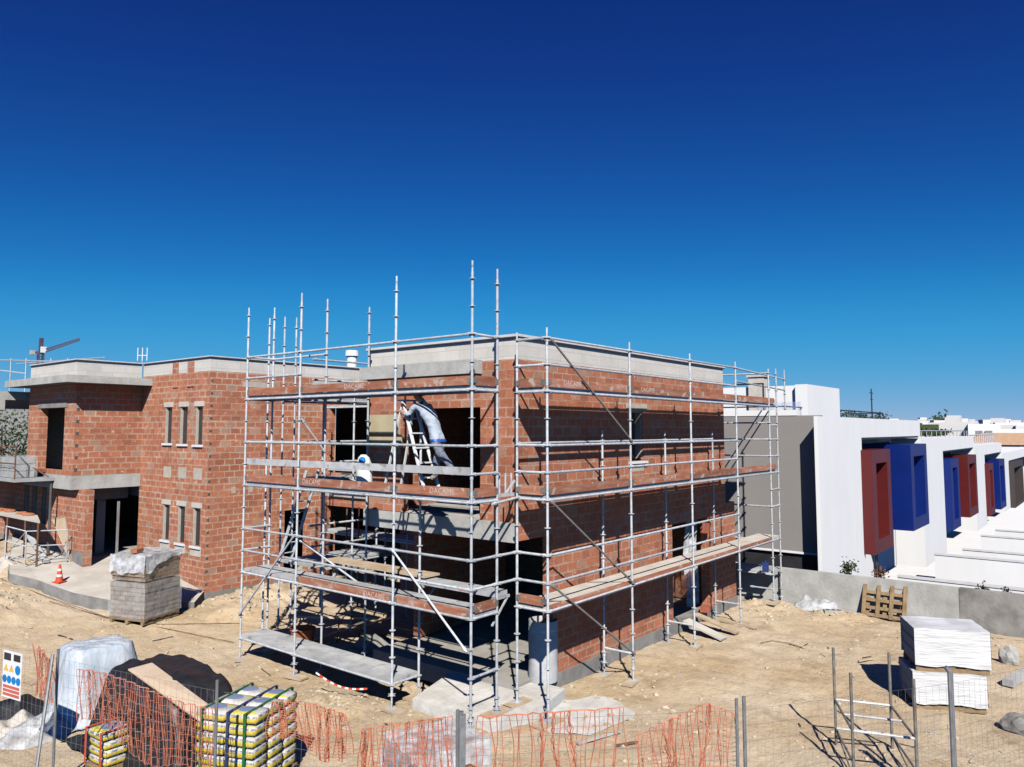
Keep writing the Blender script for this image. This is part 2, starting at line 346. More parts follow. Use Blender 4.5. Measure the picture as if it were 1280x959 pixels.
def dup(root, loc, label=None):
    r = root.copy(); COL.objects.link(r); r.location = loc
    if label: r['label'] = label
    for ch in list(root.children):
        c = ch.copy(); COL.objects.link(c); c.parent = r
        for g in ch.children:
            d = g.copy(); COL.objects.link(d); d.parent = c
    return r
def sstep(a, b, t):
    t = max(0, min(1, (t-a)/(b-a))); return t*t*(3-2*t)

# ------------------------------------------------------------------ ground
DZ, SLK = .45, .144
def sz(y): return DZ+SLK*(min(y, 29)-21.2)      # the driveway ramps up towards the garage
def onslab(px, py):
    z = DZ
    for _ in range(60): z = .5*z+.5*sz(onz(px, py, z).y)
    return onz(px, py, z)
def gz(x, y):
    base = .22*sstep(17.5, 21, y)+SLK*max(0, min(y, 29)-21.6)*(1-sstep(26, 30, x))
    n1 = noise.noise((x*.35, y*.35, 1.7)); n2 = noise.noise((x*1.4, y*1.4, 4.2)); n3 = noise.noise((x*4.1, y*4.1, 9.1))
    n4 = noise.noise((x*8.3, y*8.3, 2.1)); q = math.sin(x*.9-y*.55+1.3*n1)
    z = base + .06*n1 + .045*n2 + .032*n3 + .02*n4 - .05*max(0, q-.75)*4*(.4+.6*abs(n2))
    # spoil thrown up along the wing and beside the slab
    for cx, cy, r, h in ((13.6, 20.4, 1.3, .25), (12.2, 19.6, .8, .2), (7.2, 23.6, 1.1, .22), (5.4, 26, 1.3, .25), (9.6, 12.2, .7, .18), (22.9, 8.6, .8, .15), (22.8, 6.6, .9, .12), (11.7, 12.3, 1.3, -.32)):
        d = math.hypot(x-cx, y-cy)
        if d < r*1.5: z += h*(1-sstep(0, r*1.5, d))*(1+.7*n2+.6*n3)
    out = sstep(23.62, 23.72, x)
    return z*(1-out) + out*(-1.1-.02*min(60, x-23.7))
def axis_steps(lo, hi, f0, f1, fine, grow=1.35):
    a = [f0]
    while a[-1] < f1: a.append(a[-1]+fine)
    st = fine; 
    while a[-1] < hi: st *= grow; a.append(a[-1]+st)
    st = fine; b = [f0]
    while b[-1] > lo: st *= grow; b.append(b[-1]-st)
    return sorted(set(b[1:]+a))
xs = axis_steps(-4000, 6000, 4, 24.4, .11); ys = axis_steps(-4000, 6000, 0, 30, .14)
vv = [(x, y, gz(x, y)) for y in ys for x in xs]; nx = len(xs)
ff = [(j*nx+i, j*nx+i+1, (j+1)*nx+i+1, (j+1)*nx+i) for j in range(len(ys)-1) for i in range(nx-1)]
me = bpy.data.meshes.new('ground'); me.from_pydata(vv, [], ff); me.materials.append(M['dirt'])
for p in me.polygons: p.use_smooth = True
structure(tag(o := bpy.data.objects.new('ground', me))); COL.objects.link(o)

# loose stones and clods: nobody could count them
st = MB()
ico = bmesh.new(); bmesh.ops.create_icosphere(ico, subdivisions=1, radius=1); icv = [v.co.copy() for v in ico.verts]; icf = [[v.index for v in f.verts] for f in ico.faces]; ico.free()
icb = bmesh.new(); bmesh.ops.create_icosphere(icb, subdivisions=3, radius=1); rkv = [v.co.copy() for v in icb.verts]; rkf = [[v.index for v in f.verts] for f in icb.faces]; icb.free()
def rock(mb, c, r, q, seed):
    sc_ = lambda v: 1+.35*noise.noise(v*1.3+Vector((seed,)*3))+.12*noise.noise(v*4+Vector((seed,)*3))
    for f in rkf: mb.face([Vector(c)+Vector((rkv[a].x*q[0], rkv[a].y*q[1], rkv[a].z*q[2]))*r*sc_(rkv[a]) for a in f])
def stone(mb, c, r, sq=.6):
    ro = Matrix.Rotation(random.random()*6.3, 3, 'Z'); i = len(mb.v); k = [random.uniform(.65, 1.2) for _ in icv]
    q = (random.uniform(.7, 1.3), random.uniform(.7, 1.3), sq)
    for f in icf:
        mb.face([Vector(c)+ro @ Vector((icv[a].x*q[0]*k[a], icv[a].y*q[1]*k[a], icv[a].z*q[2]*k[a]))*r for a in f])
for _ in range(1900):
    x, y = random.uniform(6, 23.4), random.uniform(.5, 22)
    if x > 10.4 and y > 8.6 and y < 21 : continue
    stone(st, (x, y, gz(x, y)), random.choice((.012, .018, .02, .025, .03, .045, .06)))
for cx, cy, R, nn in ((12.9, 20.7, 1.6, 150), (8, 24.4, 1.4, 120), (22.6, 8.4, 1.3, 90), (9.7, 12.1, .9, 70), (12.8, 7.7, 1.3, 60), (22.8, 6.5, .8, 50), (11.2, 13.5, 2, 60)):
    for _ in range(nn):
        x, y = random.gauss(cx, R*.5), random.gauss(cy, R*.5)
        if x < 23.3: stone(st, (x, y, gz(x, y)), random.choice((.02, .03, .05, .08)))
tag(st.obj('loose_stones', M['stone']), kind='stuff')

of = MB(); rnd_ = random.Random(44)
for _ in range(55):
    x, y = rnd_.uniform(8, 23), rnd_.uniform(.5, 8.3)
    if rnd_.random() < .35: x, y = rnd_.uniform(6, 10), rnd_.uniform(8, 22)
    a = rnd_.random()*3.1; L_ = rnd_.choice((.08, .12, .2, .3, .5)); z = gz(x, y)+.015; q = (x+math.cos(a)*L_, y+math.sin(a)*L_)
    of.bar((x, y, z), (*q, gz(*q)+.02), rnd_.choice((.008, .012, .03, .05)), .012, mi=rnd_.choice((0, 0, 1, 2)))
tag(of.obj('offcuts', [M['twig'], M['wood'], M['concrete']]), kind='stuff')

# spilled cement dust round the corner of the porch
sp = MB(); pts = []
for k in range(40):
    t = 2*math.pi*k/40; r = 1.0+.3*noise.noise((math.cos(t)*1.7, math.sin(t)*1.7, 3)); pts.append((12.15+1.5*r*math.cos(t)*.75, 8.05+1.0*r*math.sin(t)*.7))
cx, cy = 12.15, 8.05
for k in range(40):
    a, b = pts[k], pts[(k+1) % 40]
    for u0, u1 in ((0, .35), (.35, .7), (.7, 1)):
        q = [(cx+(a[0]-cx)*u0, cy+(a[1]-cy)*u0), (cx+(b[0]-cx)*u0, cy+(b[1]-cy)*u0), (cx+(b[0]-cx)*u1, cy+(b[1]-cy)*u1), (cx+(a[0]-cx)*u1, cy+(a[1]-cy)*u1)]
        if u0 == 0: q = q[1:]
        sp.face([(x, y, gz(x, y)+.012+.03*(1-u)) for (x, y), u in zip(q, ([u0, u0, u1, u1] if u0 else [u0, u1, u1]))])
M['cement'] = noisy('cement_dust', (.5, .47, .42), (.74, .72, .68), 2.5, .95, bump=.4, bscale=14)
tag(sp.obj('cement_dust', M['cement'], smooth=True), kind='stuff')

# driveway slab by the garage and porch slab of the villa
dw = MB()
poly = [onslab(a, b) for a, b in ((10, 711), (12, 717), (47, 725), (74, 735), (92, 741), (141, 751))]+[Vector((11.5, 20.75, 0)), Vector((12.17, 21.45, 0)), Vector((12.17, 26.0, 0)), Vector((10.32, 26.3, 0)), Vector((10.25, 31, 0))]
top = [Vector((p.x, p.y, sz(p.y))) for p in poly]; dw.face(top)
for a, b in zip(top, top[1:]+top[:1]): dw.face([a-Vector((0, 0, .7)), b-Vector((0, 0, .7)), b, a], mi=1)
structure(dw.obj('driveway', [M['concrete_pale'], M['plinth']]))
ps = MB(); ps.prism([(10.35, 8.75), (10.35, 10.7), (11.9, 11.2), (12.6, 11.2), (12.6, 8.75), (11.6, 8.55)], -.1, .2); structure(ps.obj('porch_slab', M['cement']))

# ------------------------------------------------------------------ the brick villa under scaffolding
XF, YR = 11.7, 9.25            # planes of its front-left and right walls
house = thing('brick_villa', 'unfinished red brick villa with pale block parapet, wrapped in scaffolding at its near corner', 'house', (XF, YR, 0))
def part(mb, name, mat, par=house, **k): return mb.obj(name, mat, par, **k)
HW = 6.66
w = MB(); win = (16.12, 16.72, 4.5, 5.72); low = (18.2, 20.45, .3, 2.8)
w.wall('y', YR, XF, 21.65, 3.1, HW, [win]); w.wall('y', YR, 12.88, 22.3, .3, 3.1, [low])
part(w, 'wall', M['brick'])
w = MB(); w.wall('x', XF, 9.502, 13.64, 3.45, HW, [(10.2, 12.55, 3.45, 5.72)])
w.wall('x', 22.3, 9.502, 20, .3, 3.1, inward=-1); w.wall('x', 21.65, 9.502, 20, 3.1, HW, inward=-1)
w.wall('y', 13.64, 11.952, 16.44, .3, HW, [(11.9, 13.2, .3, 3.1)], inward=-1)
part(w, 'wall', M['brick'])
w = MB(); w.wall('x', 21.0, 9.52, 20, .3, 6.4); w.wall('y', 16.5, 17.5, 21.4, .3, 6.4)
part(w, 'inner_wall', M['brick'])
pl = MB(); pl.box(12.86, 22.34, YR-.03, YR+.22, -.2, .3); part(pl, 'plinth', M['plinth'])
sl = MB(); sl.box(XF-.003, 22.2, YR+.252, 13.38, 3.12, 3.448).box(16.7, 22.2, 13.381, 21.4, 3.12, 3.448); part(sl, 'floor_slab', M['concrete'])
sl = MB(); sl.box(XF-.04, XF+.3, YR-.002+.0, YR+.25, 3.1, 3.445); 
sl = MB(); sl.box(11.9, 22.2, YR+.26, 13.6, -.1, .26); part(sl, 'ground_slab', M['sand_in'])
sl = MB(); sl.box(XF-.28, XF-.002, 10.15, 13.66, 6.4, HW+.02); part(sl, 'slab_edge', M['concrete'])
sl = MB(); sl.box(XF+.255, 21.6, YR+.255, 13.38, 6.4, HW-.01); part(sl, 'roof_slab', M['concrete'])
pp = MB(); pp.wall('y', YR, XF, 21.65, HW, 7.08, th=.2); pp.wall('x', XF, YR+.202, 13.64, HW, 7.08, th=.2); pp.wall('y', 13.64, XF+.202, 21.4, HW, 7.08, th=.2, inward=-1); pp.wall('x', 21.65, YR+.202, 20, HW, 7.08, th=.2, inward=-1)
par1 = part(pp, 'parapet', M['block'])
cp = MB(); 
for (a, b, c, d) in ((XF-.05, 21.7, YR-.05, YR+.25), (XF-.05, XF+.25, YR+.25, 13.69), (XF+.25, 21.45, 13.39, 13.69)): cp.box(a, b, c, d, 7.081, 7.1)
cp.obj('flashing', M['cap_dark'], par1)
cp = MB()
for (a, b, c, d) in ((XF-.06, 21.71, YR-.06, YR+.25), (XF-.06, XF+.25, YR+.25, 13.7), (XF+.25, 21.45, 13.39, 13.7)): cp.box(a, b, c, d, 7.1, 7.15)
cp.obj('coping', M['cap'], par1)
# narrow window in the right wall
wd = MB(); wd.box(15.92, 16.92, YR-.02, YR+.23, 5.722, 5.9); f_ = part(wd, 'lintel', M['stucco_patch'])
wd = MB(); wd.box(16.125, 16.16, YR+.03, YR+.24, 4.55, 5.72).box(16.68, 16.715, YR+.03, YR+.24, 4.55, 5.72).box(16.16, 16.68, YR+.03, YR+.24, 5.68, 5.72)
f_ = part(wd, 'window', M['stucco_patch'])
wd = MB(); wd.box(16.02, 16.82, YR-.09, YR+.2, 4.44, 4.498); wd.obj('sill', M['whiteplastic'], f_)
wd = MB(); wd.box(16.16, 16.68, YR+.2, YR+.21, 4.55, 5.68); wd.obj('pane', M['glass'], f_)
pt = MB()
pt.box(16.1, 16.75, YR-.006, YR+.01, 4.25, 4.43)
part(pt, 'mortar_patch', M['stucco_patch'])
# tan insulation boards beside the upper opening and door leaf behind
tn = MB(); tn.box(XF-.05, XF-.003, 12.62, 13.6, 5.16, 5.6); part(tn, 'insulation_board', M['tan'])
tn = MB(); tn.box(XF-.05, XF-.003, 12.5, 13.6, 4.86, 5.1); part(tn, 'insulation_board', M['tan'])
# upstand of the balcony slab, front-left
sl = MB(); sl.box(XF-.1, XF-.004, YR+.0, 13.66, 3.08, 3.45); part(sl, 'slab_edge', M['concrete'])
# slab soffit over the open porch corner
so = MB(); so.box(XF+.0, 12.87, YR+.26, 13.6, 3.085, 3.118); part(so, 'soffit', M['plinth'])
so = MB(); so.tube((16.2, 11.4, .26), (16.2, 11.4, 3.1), .14, 14); part(so, 'column', M['concrete'])

# connecting bay, set back
XC, YW = 16.44, 21.5
w = MB(); w.wall('x', XC, 13.9, YW, .3, 6.7, [(14.6, 16.6, .3, 2.7), (17.6, 21.3, .3, 2.7), (15.0, 18, 3.8, 6), (18.6, 21.2, 3.8, 6.0)])
part(w, 'wall', M['brick'])
sl = MB(); sl.box(XC-.5, 23, 13.9, YW, 6.702, 6.92); part(sl, 'roof_slab', M['concrete'])
sl = MB(); sl.box(XC-.02, 23, 13.9, YW, 3.0, 3.4); part(sl, 'floor_slab', M['concrete'])
w = MB(); w.wall('x', 20.5, 13.9, 26, .3, 6.3); w.wall('x', 18.6, 14.5, 21.4, 6.922, 7.4); part(w, 'inner_wall', M['brick'])
vp = MB(); c = onx(440, 449, 19.5); zv = onx(440, 438.5, 19.5).z; vp.tube((c.x, c.y, 6.92), (c.x, c.y, zv-.2), .2, 18); vpo = part(vp, 'vent_pipe', M['whiteplastic'])
vc = MB(); vc.tube((c.x, c.y, zv-.22), (c.x, c.y, zv), .27, 18, r2=.25); vc.obj('cowl', M['whiteplastic'], vpo)

# left wing
WX, WY2 = 12.2, 25.77
dh = (ony(356, 632, YW).x, ony(385, 632, YW).x)
w = MB(); w.wall('y', YW, WX, 22, .3, 7.05, [(dh[0], dh[1], .42, 2.62), (16.7, 19, 3.7, 6.1), (17, 19.5, .4, 2.7)])
part(w, 'wall', M['brick_fine'])
def span(p0, p1, y0, y1, x=WX):
    a, b = onx(p0, y0, x), onx(p1, y1, x); return b.y, a.y, b.z, a.z
slots = []
for a, b, t, bt in ((206, 214.5, 509, 554), (224.5, 234, 508.5, 555), (244, 253, 508, 556), (203, 211.3, 630.5, 675), (221.5, 230.5, 632.5, 679), (240.5, 250, 635, 683)):
    y0 = onx(b, (t+bt)/2, WX).y; y1 = onx(a, (t+bt)/2, WX).y; slots.append((y0, y1, onx((a+b)/2, bt, WX).z, onx((a+b)/2, t, WX).z))
w = MB(); w.wall('x', WX, YW+.252, WY2, .3, 7.05, slots)
for i in range(17): w.box(WX+.03, WX+.1, YW-.004, YW+.01, .62+.38*i, .7+.38*i, mi=1)  # hollow brick ends: dark plates on the face, shade of the holes as colour
part(w, 'wall', [M['brick_fine'], M['cap_dark']])
for (y0, y1, z0, z1) in slots:
    k = MB(); t = .03
    k.box(WX+.02, WX+.24, y0, y0+t, z0, z1).box(WX+.02, WX+.24, y1-t, y1, z0, z1).box(WX+.02, WX+.24, y0+t, y1-t, z1-t, z1)
    wo = part(k, 'window', M['stucco_patch'])
    k = MB(); k.box(WX+.1, WX+.11, y0+t, y1-t, z0, z1-t); k.obj('pane', M['glass'], wo)
    k = MB(); k.box(WX-.06, WX+.2, y0-.07, y1+.07, z0-.07, z0-.002); k.obj('sill', M['whiteplastic'], wo)
    k = MB(); k.box(WX-.012, WX+.2, y0-.08, y1+.08, z1+.002, z1+.16); k.obj('lintel', M['concrete_pale'], wo)
    if z0 < 2:
        k = MB(); k.box(WX-.012, WX+.1, y0-.09, y1+.09, z0-.3, z0-.072); k.obj('apron', M['concrete_pale'], wo)
        k = MB(); k.box(WX-.006, WX+.1, y0-.02, y1+.04, z1+.85, z1+1.2); part(k, 'mortar_patch', M['stucco_patch'])
for a, b, c, d in ((13.3, 14.3, 6.6, 6.78), (13.0, 13.15, 3.3, 3.5), (13.6, 13.75, 3.3, 3.48)):
    k = MB(); k.box(a, b, YW-.006, YW+.05, c, d); part(k, 'mortar_patch', M['stucco_patch'])
for pa, pb in ((217, 223.5), (235.5, 243)):
    a, b = onx(pb, 460, WX), onx(pa, 460, WX)
    k = MB(); k.box(WX-.03, WX+.15, a.y, b.y, 6.6, 7.4); part(k, 'brick_pier', M['brick_fine'])
pl = MB(); pl.box(WX-.02, 22, YW-.03, YW+.2, -.2, .42); part(pl, 'plinth', M['plinth'])
pp = MB(); pp.wall('y', YW, WX, 22, 7.05, 7.46, th=.2); pp.wall('x', WX, YW+.202, WY2, 7.05, 7.46, th=.2)
par2 = part(pp, 'parapet', M['block'])
cp = MB(); cp.box(WX-.05, 22, YW-.05, YW+.2, 7.461, 7.48).box(WX-.05, WX+.25, YW+.2, WY2-.05, 7.461, 7.48); cp.obj('flashing', M['cap_dark'], par2)
cp = MB(); cp.box(WX-.05, 22, YW-.05, YW+.2, 7.48, 7.51).box(WX-.05, WX+.25, YW+.2, WY2-.05, 7.48, 7.51); cp.obj('coping', M['cap'], par2)
sl = MB(); sl.box(WX+.26, 22, YW+.26, 31, 6.8, 7.04).box(WX+.26, 22, YW+.26, 31, 3.0, 3.35).box(WX+.26, 22, YW+.26, 31, -.1, .43); part(sl, 'floor_slab', M['concrete'])
# stepped block over the garage
BX = 10.1; LX = 10.3; yl = onx(-30, 640, LX).y
w = MB(); w.wall('y', WY2, BX, WX+.2, 3.81, 6.72)
for i in range(7): w.box(BX+.04, BX+.13, WY2-.004, WY2+.01, 3.95+.38*i, 4.05+.38*i, mi=1)  # hollow brick ends again, their inner shade given by dark plates
part(w, 'wall', [M['brick_fine'], M['cap_dark']])
o0, o1 = onx(80, 540, BX).y, onx(49, 540, BX).y; yend = onx(35, 540, BX).y
w = MB(); w.wall('x', BX, WY2+.252, yend, 3.81, 6.72, [(o0, o1, 3.95, onx(65, 510, BX).z)]); part(w, 'wall', M['brick_fine'])
k = MB(); k.box(BX-.02, BX+.2, o0-.15, o1+.15, onx(65, 510, BX).z+.002, onx(65, 503, BX).z); part(k, 'lintel', M['plinth'])
k = MB(); k.box(BX-.05, WX-.004, WY2-.05, WY2+.3, 3.38, 3.808).box(BX-.05, BX+.3, WY2+.3, yend, 3.38, 3.808); part(k, 'slab_edge', M['concrete'])
k = MB(); k.box(BX+.31, 17, WY2+.31, yl, 3.4, 3.8); part(k, 'floor_slab', M['concrete'])
k = MB(); k.box(9.55, WX-.004, 25.1, yend+.7, 6.722, 6.95); k.box(WX, WX+.5, WY2+.3, yend, 6.75, 6.9); part(k, 'roof_slab', M['concrete'])
pp = MB(); pp.wall('y', WY2, BX, WX-.06, 6.952, 7.46, th=.2); pp.wall('x', BX, WY2+.202, yend, 6.952, 7.46, th=.2)
par3 = part(pp, 'parapet', M['block'])
cp = MB(); cp.box(BX-.05, WX-.055, WY2-.05, WY2+.2, 7.461, 7.48).box(BX-.05, BX+.25, WY2+.2, yend+.05, 7.461, 7.48); cp.obj('flashing', M['cap_dark'], par3)
cp = MB(); cp.box(BX-.05, WX-.055, WY2-.05, WY2+.2, 7.48, 7.51).box(BX-.05, BX+.25, WY2+.2, yend+.05, 7.48, 7.51); cp.obj('coping', M['cap'], par3)
# garage recess and the lower wall beside it, both under the cantilever
yj = onx(105, 670, LX).y
slots2 = []
for a, b in ((30, 36), (40, 46), (52, 58)): slots2.append((onx(b, 630, LX).y, onx(a, 630, LX).y, onx(40, 652, LX).z, onx(40, 606, LX).z))
yl = onx(-30, 640, LX).y
w = MB(); w.wall('x', LX, yj, yl, .2, 3.378, slots2); part(w, 'wall', M['brick_fine'])
k = MB(); k.box(LX-.02, LX+.2, yj+.02, yl, .1, 1.45); part(k, 'plinth', M['plinth'])
for (y0, y1, z0, z1) in slots2:
    k = MB(); k.box(LX+.04, LX+.22, y0, y0+.03, z0, z1).box(LX+.04, LX+.22, y1-.03, y1, z0, z1); wo = part(k, 'window', M['stucco_patch'])
    k = MB(); k.box(LX+.2, LX+.21, y0+.03, y1-.03, z0, z1); k.obj('pane', M['glass'], wo)
k = MB(); k.box(LX+.26, WX-.01, yj+1.3, yj+1.5, 2.95, 3.378); part(k, 'lintel', M['plinth'])
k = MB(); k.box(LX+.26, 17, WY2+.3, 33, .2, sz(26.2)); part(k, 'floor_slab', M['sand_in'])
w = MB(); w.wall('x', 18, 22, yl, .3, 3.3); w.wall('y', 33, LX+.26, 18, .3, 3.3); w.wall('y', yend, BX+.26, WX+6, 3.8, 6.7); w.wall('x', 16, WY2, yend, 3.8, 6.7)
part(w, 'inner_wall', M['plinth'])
k = MB(); a = ony(120, 660, yj+1.6); b = ony(131, 660, yj+1.6); k.box(a.x, b.x, yj+1.6, yj+1.7, .43, 3.0); part(k, 'door_leaf', M['concrete_pale'])
k = MB(); a = ony(147, 660, yj+.2); k.box(a.x-.03, a.x+.03, yj+.17, yj+.23, DZ, 2.95); part(k, 'door_post', M['plinth'])

# ------------------------------------------------------------------ neighbour under construction at the left edge
nb = thing('concrete_frame', 'bare concrete frame of a house under construction, cut by the left edge of the photo', 'house', (9.2, yend+2, 0))
y0_, y1_ = yend+.75, yend+14
k = MB(); k.box(9.0, 20, y0_, y1_, 6.3, 6.6); part(k, 'roof_slab', M['concrete'], nb)
k = MB(); k.box(9.3, 9.6, y0_, y1_, 5.95, 6.298); part(k, 'beam', M['concrete'], nb)
k = MB(); k.box(9.0, 20, yend+.3, y1_, 3.5, 3.8); part(k, 'floor_slab', M['concrete'], nb)
for yy in (yend+1.3, yend+5, yend+9):
    k = MB(); k.box(9.35, 9.6, yy, yy+.22, .3, 5.948); part(k, 'column', M['plinth'], nb)
k = MB(); k.wall('x', LX+.1, yl+.1, y1_+5, .3, 3.498, [(yl+.3, yl+1.6, 1.2, 2.9)]); part(k, 'wall', M['brick_fine'], nb)
# balcony ledge with its temporary steel rail
bl = thing('balcony_scaffold', 'rusty steel balcony platform with thin guard rail under the left block', 'platform', (9.4, 28, 3.5))
k = MB(); k.box(8.9, BX-.06, 27.0, yend+1.5, 3.62, 3.72); part(k, 'deck', M['deck'], bl)
for yy in (27.05, 28.6, 30.0, yend+1.3):
    k = MB(); k.tube((8.92, yy, 3.72), (8.92, yy, 4.75), .02, 6); part(k, 'post', M['rust'], bl)
for zz in (4.2, 4.72):
    k = MB(); k.tube((8.92, 27.05, zz), (8.92, yend+1.3, zz), .015, 6); part(k, 'rail', M['rust'], bl)
k = MB(); k.tube((8.92, 28.6, 4.7), (9.9, 27.1, 3.75), .02, 6); part(k, 'brace', M['rust'], bl)
gp = thing('block_pile', 'pile of grey blocks wrapped in film on the small balcony platform', 'block pile', (9.5, 28.6, 3.72))
k = MB()
for i in range(3):
    for j in range(3): k.obox((9.35+.02*(i % 2), 27.8+.52*j, 3.83+.22*i), .6, .48, .2, .03*(j-1))
part(k, 'blocks', M['concrete'], gp)
k = MB(); k.obox((9.36, 28.3, 4.08), .7, 1.62, .68, 0); part(k, 'film', M['clear'], gp)

# ------------------------------------------------------------------ lettering helper
def lettering(text, parent, mat, origin, xdir, updir, size, name='lettering', th=.001):
    cu = bpy.data.curves.new('txt', 'FONT'); cu.body = text; cu.size = size; cu.align_x = 'CENTER'; cu.align_y = 'CENTER'; cu.extrude = th; cu.space_character = 1.05; cu.resolution_u = 2
    t = bpy.data.objects.new('txt', cu); COL.objects.link(t)
    dg = bpy.context.evaluated_depsgraph_get(); dg.update(); me = bpy.data.meshes.new_from_object(t.evaluated_get(dg))
    bpy.data.objects.remove(t); bpy.data.curves.remove(cu)
    X = Vector(xdir).normalized(); U = Vector(updir).normalized(); N = X.cross(U)
    Rm = Matrix((X, U, N)).transposed().to_4x4()
    me.transform(Matrix.Translation(Vector(origin)-world(parent)) @ Rm)
    me.materials.clear(); me.materials.append(mat)
    o = bpy.data.objects.new(name, me); COL.objects.link(o); o.parent = parent; return o

# ------------------------------------------------------------------ scaffolding
PX, IX = 10.07, 10.77            # outer / inner row before the front-left wall
OY, IY = 8.27, 8.98              # outer / inner row before the right wall
ys_ = [8.98, 10.97, 14.03, 16.1]
xs_ = [11.36, 14.4, 17.36, 20.2, 22.72]
sc = thing('scaffold', 'galvanised tube scaffold with red toe boards wrapped round the near corner of the brick villa', 'scaffold', (10.8, 8.9, 0))
def standard(x, y, z0, z1, feet=True, off=0.):
    k = MB(); k.tube((x, y, z0), (x, y, z1-.2), .0245, 10); k.tube((x, y, z1-.2), (x, y, z1), .019, 8)
    z = .47+off
    while z < z1-.1:
        if z > z0: k.tube((x, y, z-.005), (x, y, z+.005), .062, 10)
        z += .5
    for zz in [.45+2*i for i in range(5)]:
        if z0 < zz < z1-.3: k.tube((x, y, zz-.07), (x, y, zz+.02), .031, 8)
    po = k.obj('standard', M['steel'], sc)
    if feet:
        g = max(gz(x, y), .2 if (10.3 < x < 12.6 and 8.6 < y < 10.7) else -1)
        k = MB(); k.box(x-.075, x+.075, y-.075, y+.075, g+.035, g+.045).tube((x, y, g+.045), (x, y, z0+.12), .017, 8).tube((x, y, z0+.01), (x, y, z0+.05), .04, 8)
        for a in (0, 1.57): k.bar((x-.09*math.cos(a), y-.09*math.sin(a), z0+.03), (x+.09*math.cos(a), y+.09*math.sin(a), z0+.03), .012, .012)
        k.obj('base_jack', M['steel'], po)
        k = MB(); k.obox((x, y, g+.015), .62, .24, .04, random.uniform(-.2, .2)+(0 if y < 9 else 1.57)); k.obj('sole_board', M['wood'], po)
    return po
OUTV = [(PX, y) for y in ys_]; INV = [(IX, y) for y in ys_]
for (x, y), t in zip(OUTV, (8.3, 8.27, 8.28, 8.16)): standard(x, y, .25, t)
for (x, y), t in zip(INV, (8.26, 6.2, 8.24, 8.25)): standard(x, y, .25, t)
for x, t in zip(xs_, (7.16, 7.16, 7.14, 7.14, 7.1)): standard(x, OY, .22, t)
for x, t in zip(xs_[:4], (7.12, 5.25, 5.22, 5.22)): standard(x, IY, .22, t)
for a, b, z in ((971, 520, 7.15), (981, 500, 7.3)):
    p = ony(a, b, OY if a == 971 else 8.9); standard(p.x, p.y, .2, z)
xK = ony(971, 520, OY).x; pL = ony(981, 500, 8.9)
for a, t, z in ((337.5, 398, 8.15), (356.5, 396, 8.25), (371, 397, 8.25), (462, 384, 8.1)):
    p = onz(a, t, z); standard(p.x, p.y, .25, z)
def led(p, q, name='ledger', r=.0242, mat=None):
    k = MB(); k.tube(p, q, r, 8)
    d = (Vector(q)-Vector(p)).normalized()
    for e, s_ in ((Vector(p), 1), (Vector(q), -1)): k.tube(e+d*.03*s_, e+d*.1*s_, .034, 6)
    return k.obj(name, mat or M['steel'], sc)
# front-left run
for i in range(3):
    a, b = ys_[i], ys_[i+1]
    for z in (1.97, 3.97, 5.97): led((PX, a, z), (PX, b, z)); led((IX, a, z), (IX, b, z)) if z > 1.9 else None
    for z in (2.47, 2.97, 4.97, 6.97) + ((6.47,) if i == 2 else ()): led((PX, a, z), (PX, b, z), 'guard_rail')
    k = MB(); k.bar((PX+.05, a+.03, 4.52), (PX+.05, b-.03, 4.52), .045, .14); k.obj('guard_board', M['deck'], sc)
    if i > 0: led((PX, a, .47), (PX, b, .47)); led((IX, a, .47), (IX, b, .47))
led((PX, ys_[0], .97), (IX, ys_[0], .97)); led((IX, ys_[2], 4.97), (IX, ys_[3], 4.97), 'guard_rail')
led((IX, ys_[2], 6.97), (IX, ys_[3], 6.97), 'guard_rail'); led((IX, ys_[1], 4.47), (IX, ys_[2], 4.47), 'guard_rail')
for y in ys_:
    for z in (1.97, 3.97, 5.97): led((PX, y, z), (IX, y, z), 'transom')
    if y > 9: led((PX, y, .47), (IX, y, .47), 'transom')
for y in (ys_[0], ys_[3]):
    for z in (2.47, 2.97, 4.47, 4.97, 6.97): led((PX, y, z), (IX, y, z), 'guard_rail')
# right run
for i in range(4):
    a, b = xs_[i], xs_[i+1]
    for z in (1.97, 3.97, 5.97): led((a, OY, z), (b, OY, z))
    for z in (1.97, 3.97, 5.0):
        if i < 3: led((a, IY, z), (b, IY, z))
    for z in (2.47, 2.97, 4.47, 4.97, 6.47, 6.97):
        if i < 3: led((a, OY, z), (b, OY, z), 'guard_rail')
for j, x in enumerate(xs_):
    for z in (1.97, 3.97): led((x, OY, z), (x, IY, z), 'transom')
    if j: led((x, OY, .55), (x, IY, .55), 'transom')
for z in (2.47, 2.97, 4.47, 4.97, 5.97, 6.47, 6.97): led((xs_[0], OY, z), (xs_[0], IY, z), 'guard_rail')
for z in (2.47, 2.97): led((IX, IY, z), (xs_[0], IY, z), 'guard_rail')
led((IX-.2, IY-.05, 3.92), (xs_[0]+.05, IY-.05, 4.0), 'transom')
for z in (1.97, 2.97, 3.47, 3.97, 4.47, 4.97, 5.4): led((xs_[4], OY, z), (xK, OY, z), 'transom')
for z in (.97, 1.97, 2.97, 4.47, 4.97, 5.47, 6.97): led((xs_[4], OY, z), (xs_[4], OY+3.07, z))
for z in (6.6, 6.97): led((xs_[3], OY, z), (pL.x, pL.y, z), 'guard_rail')
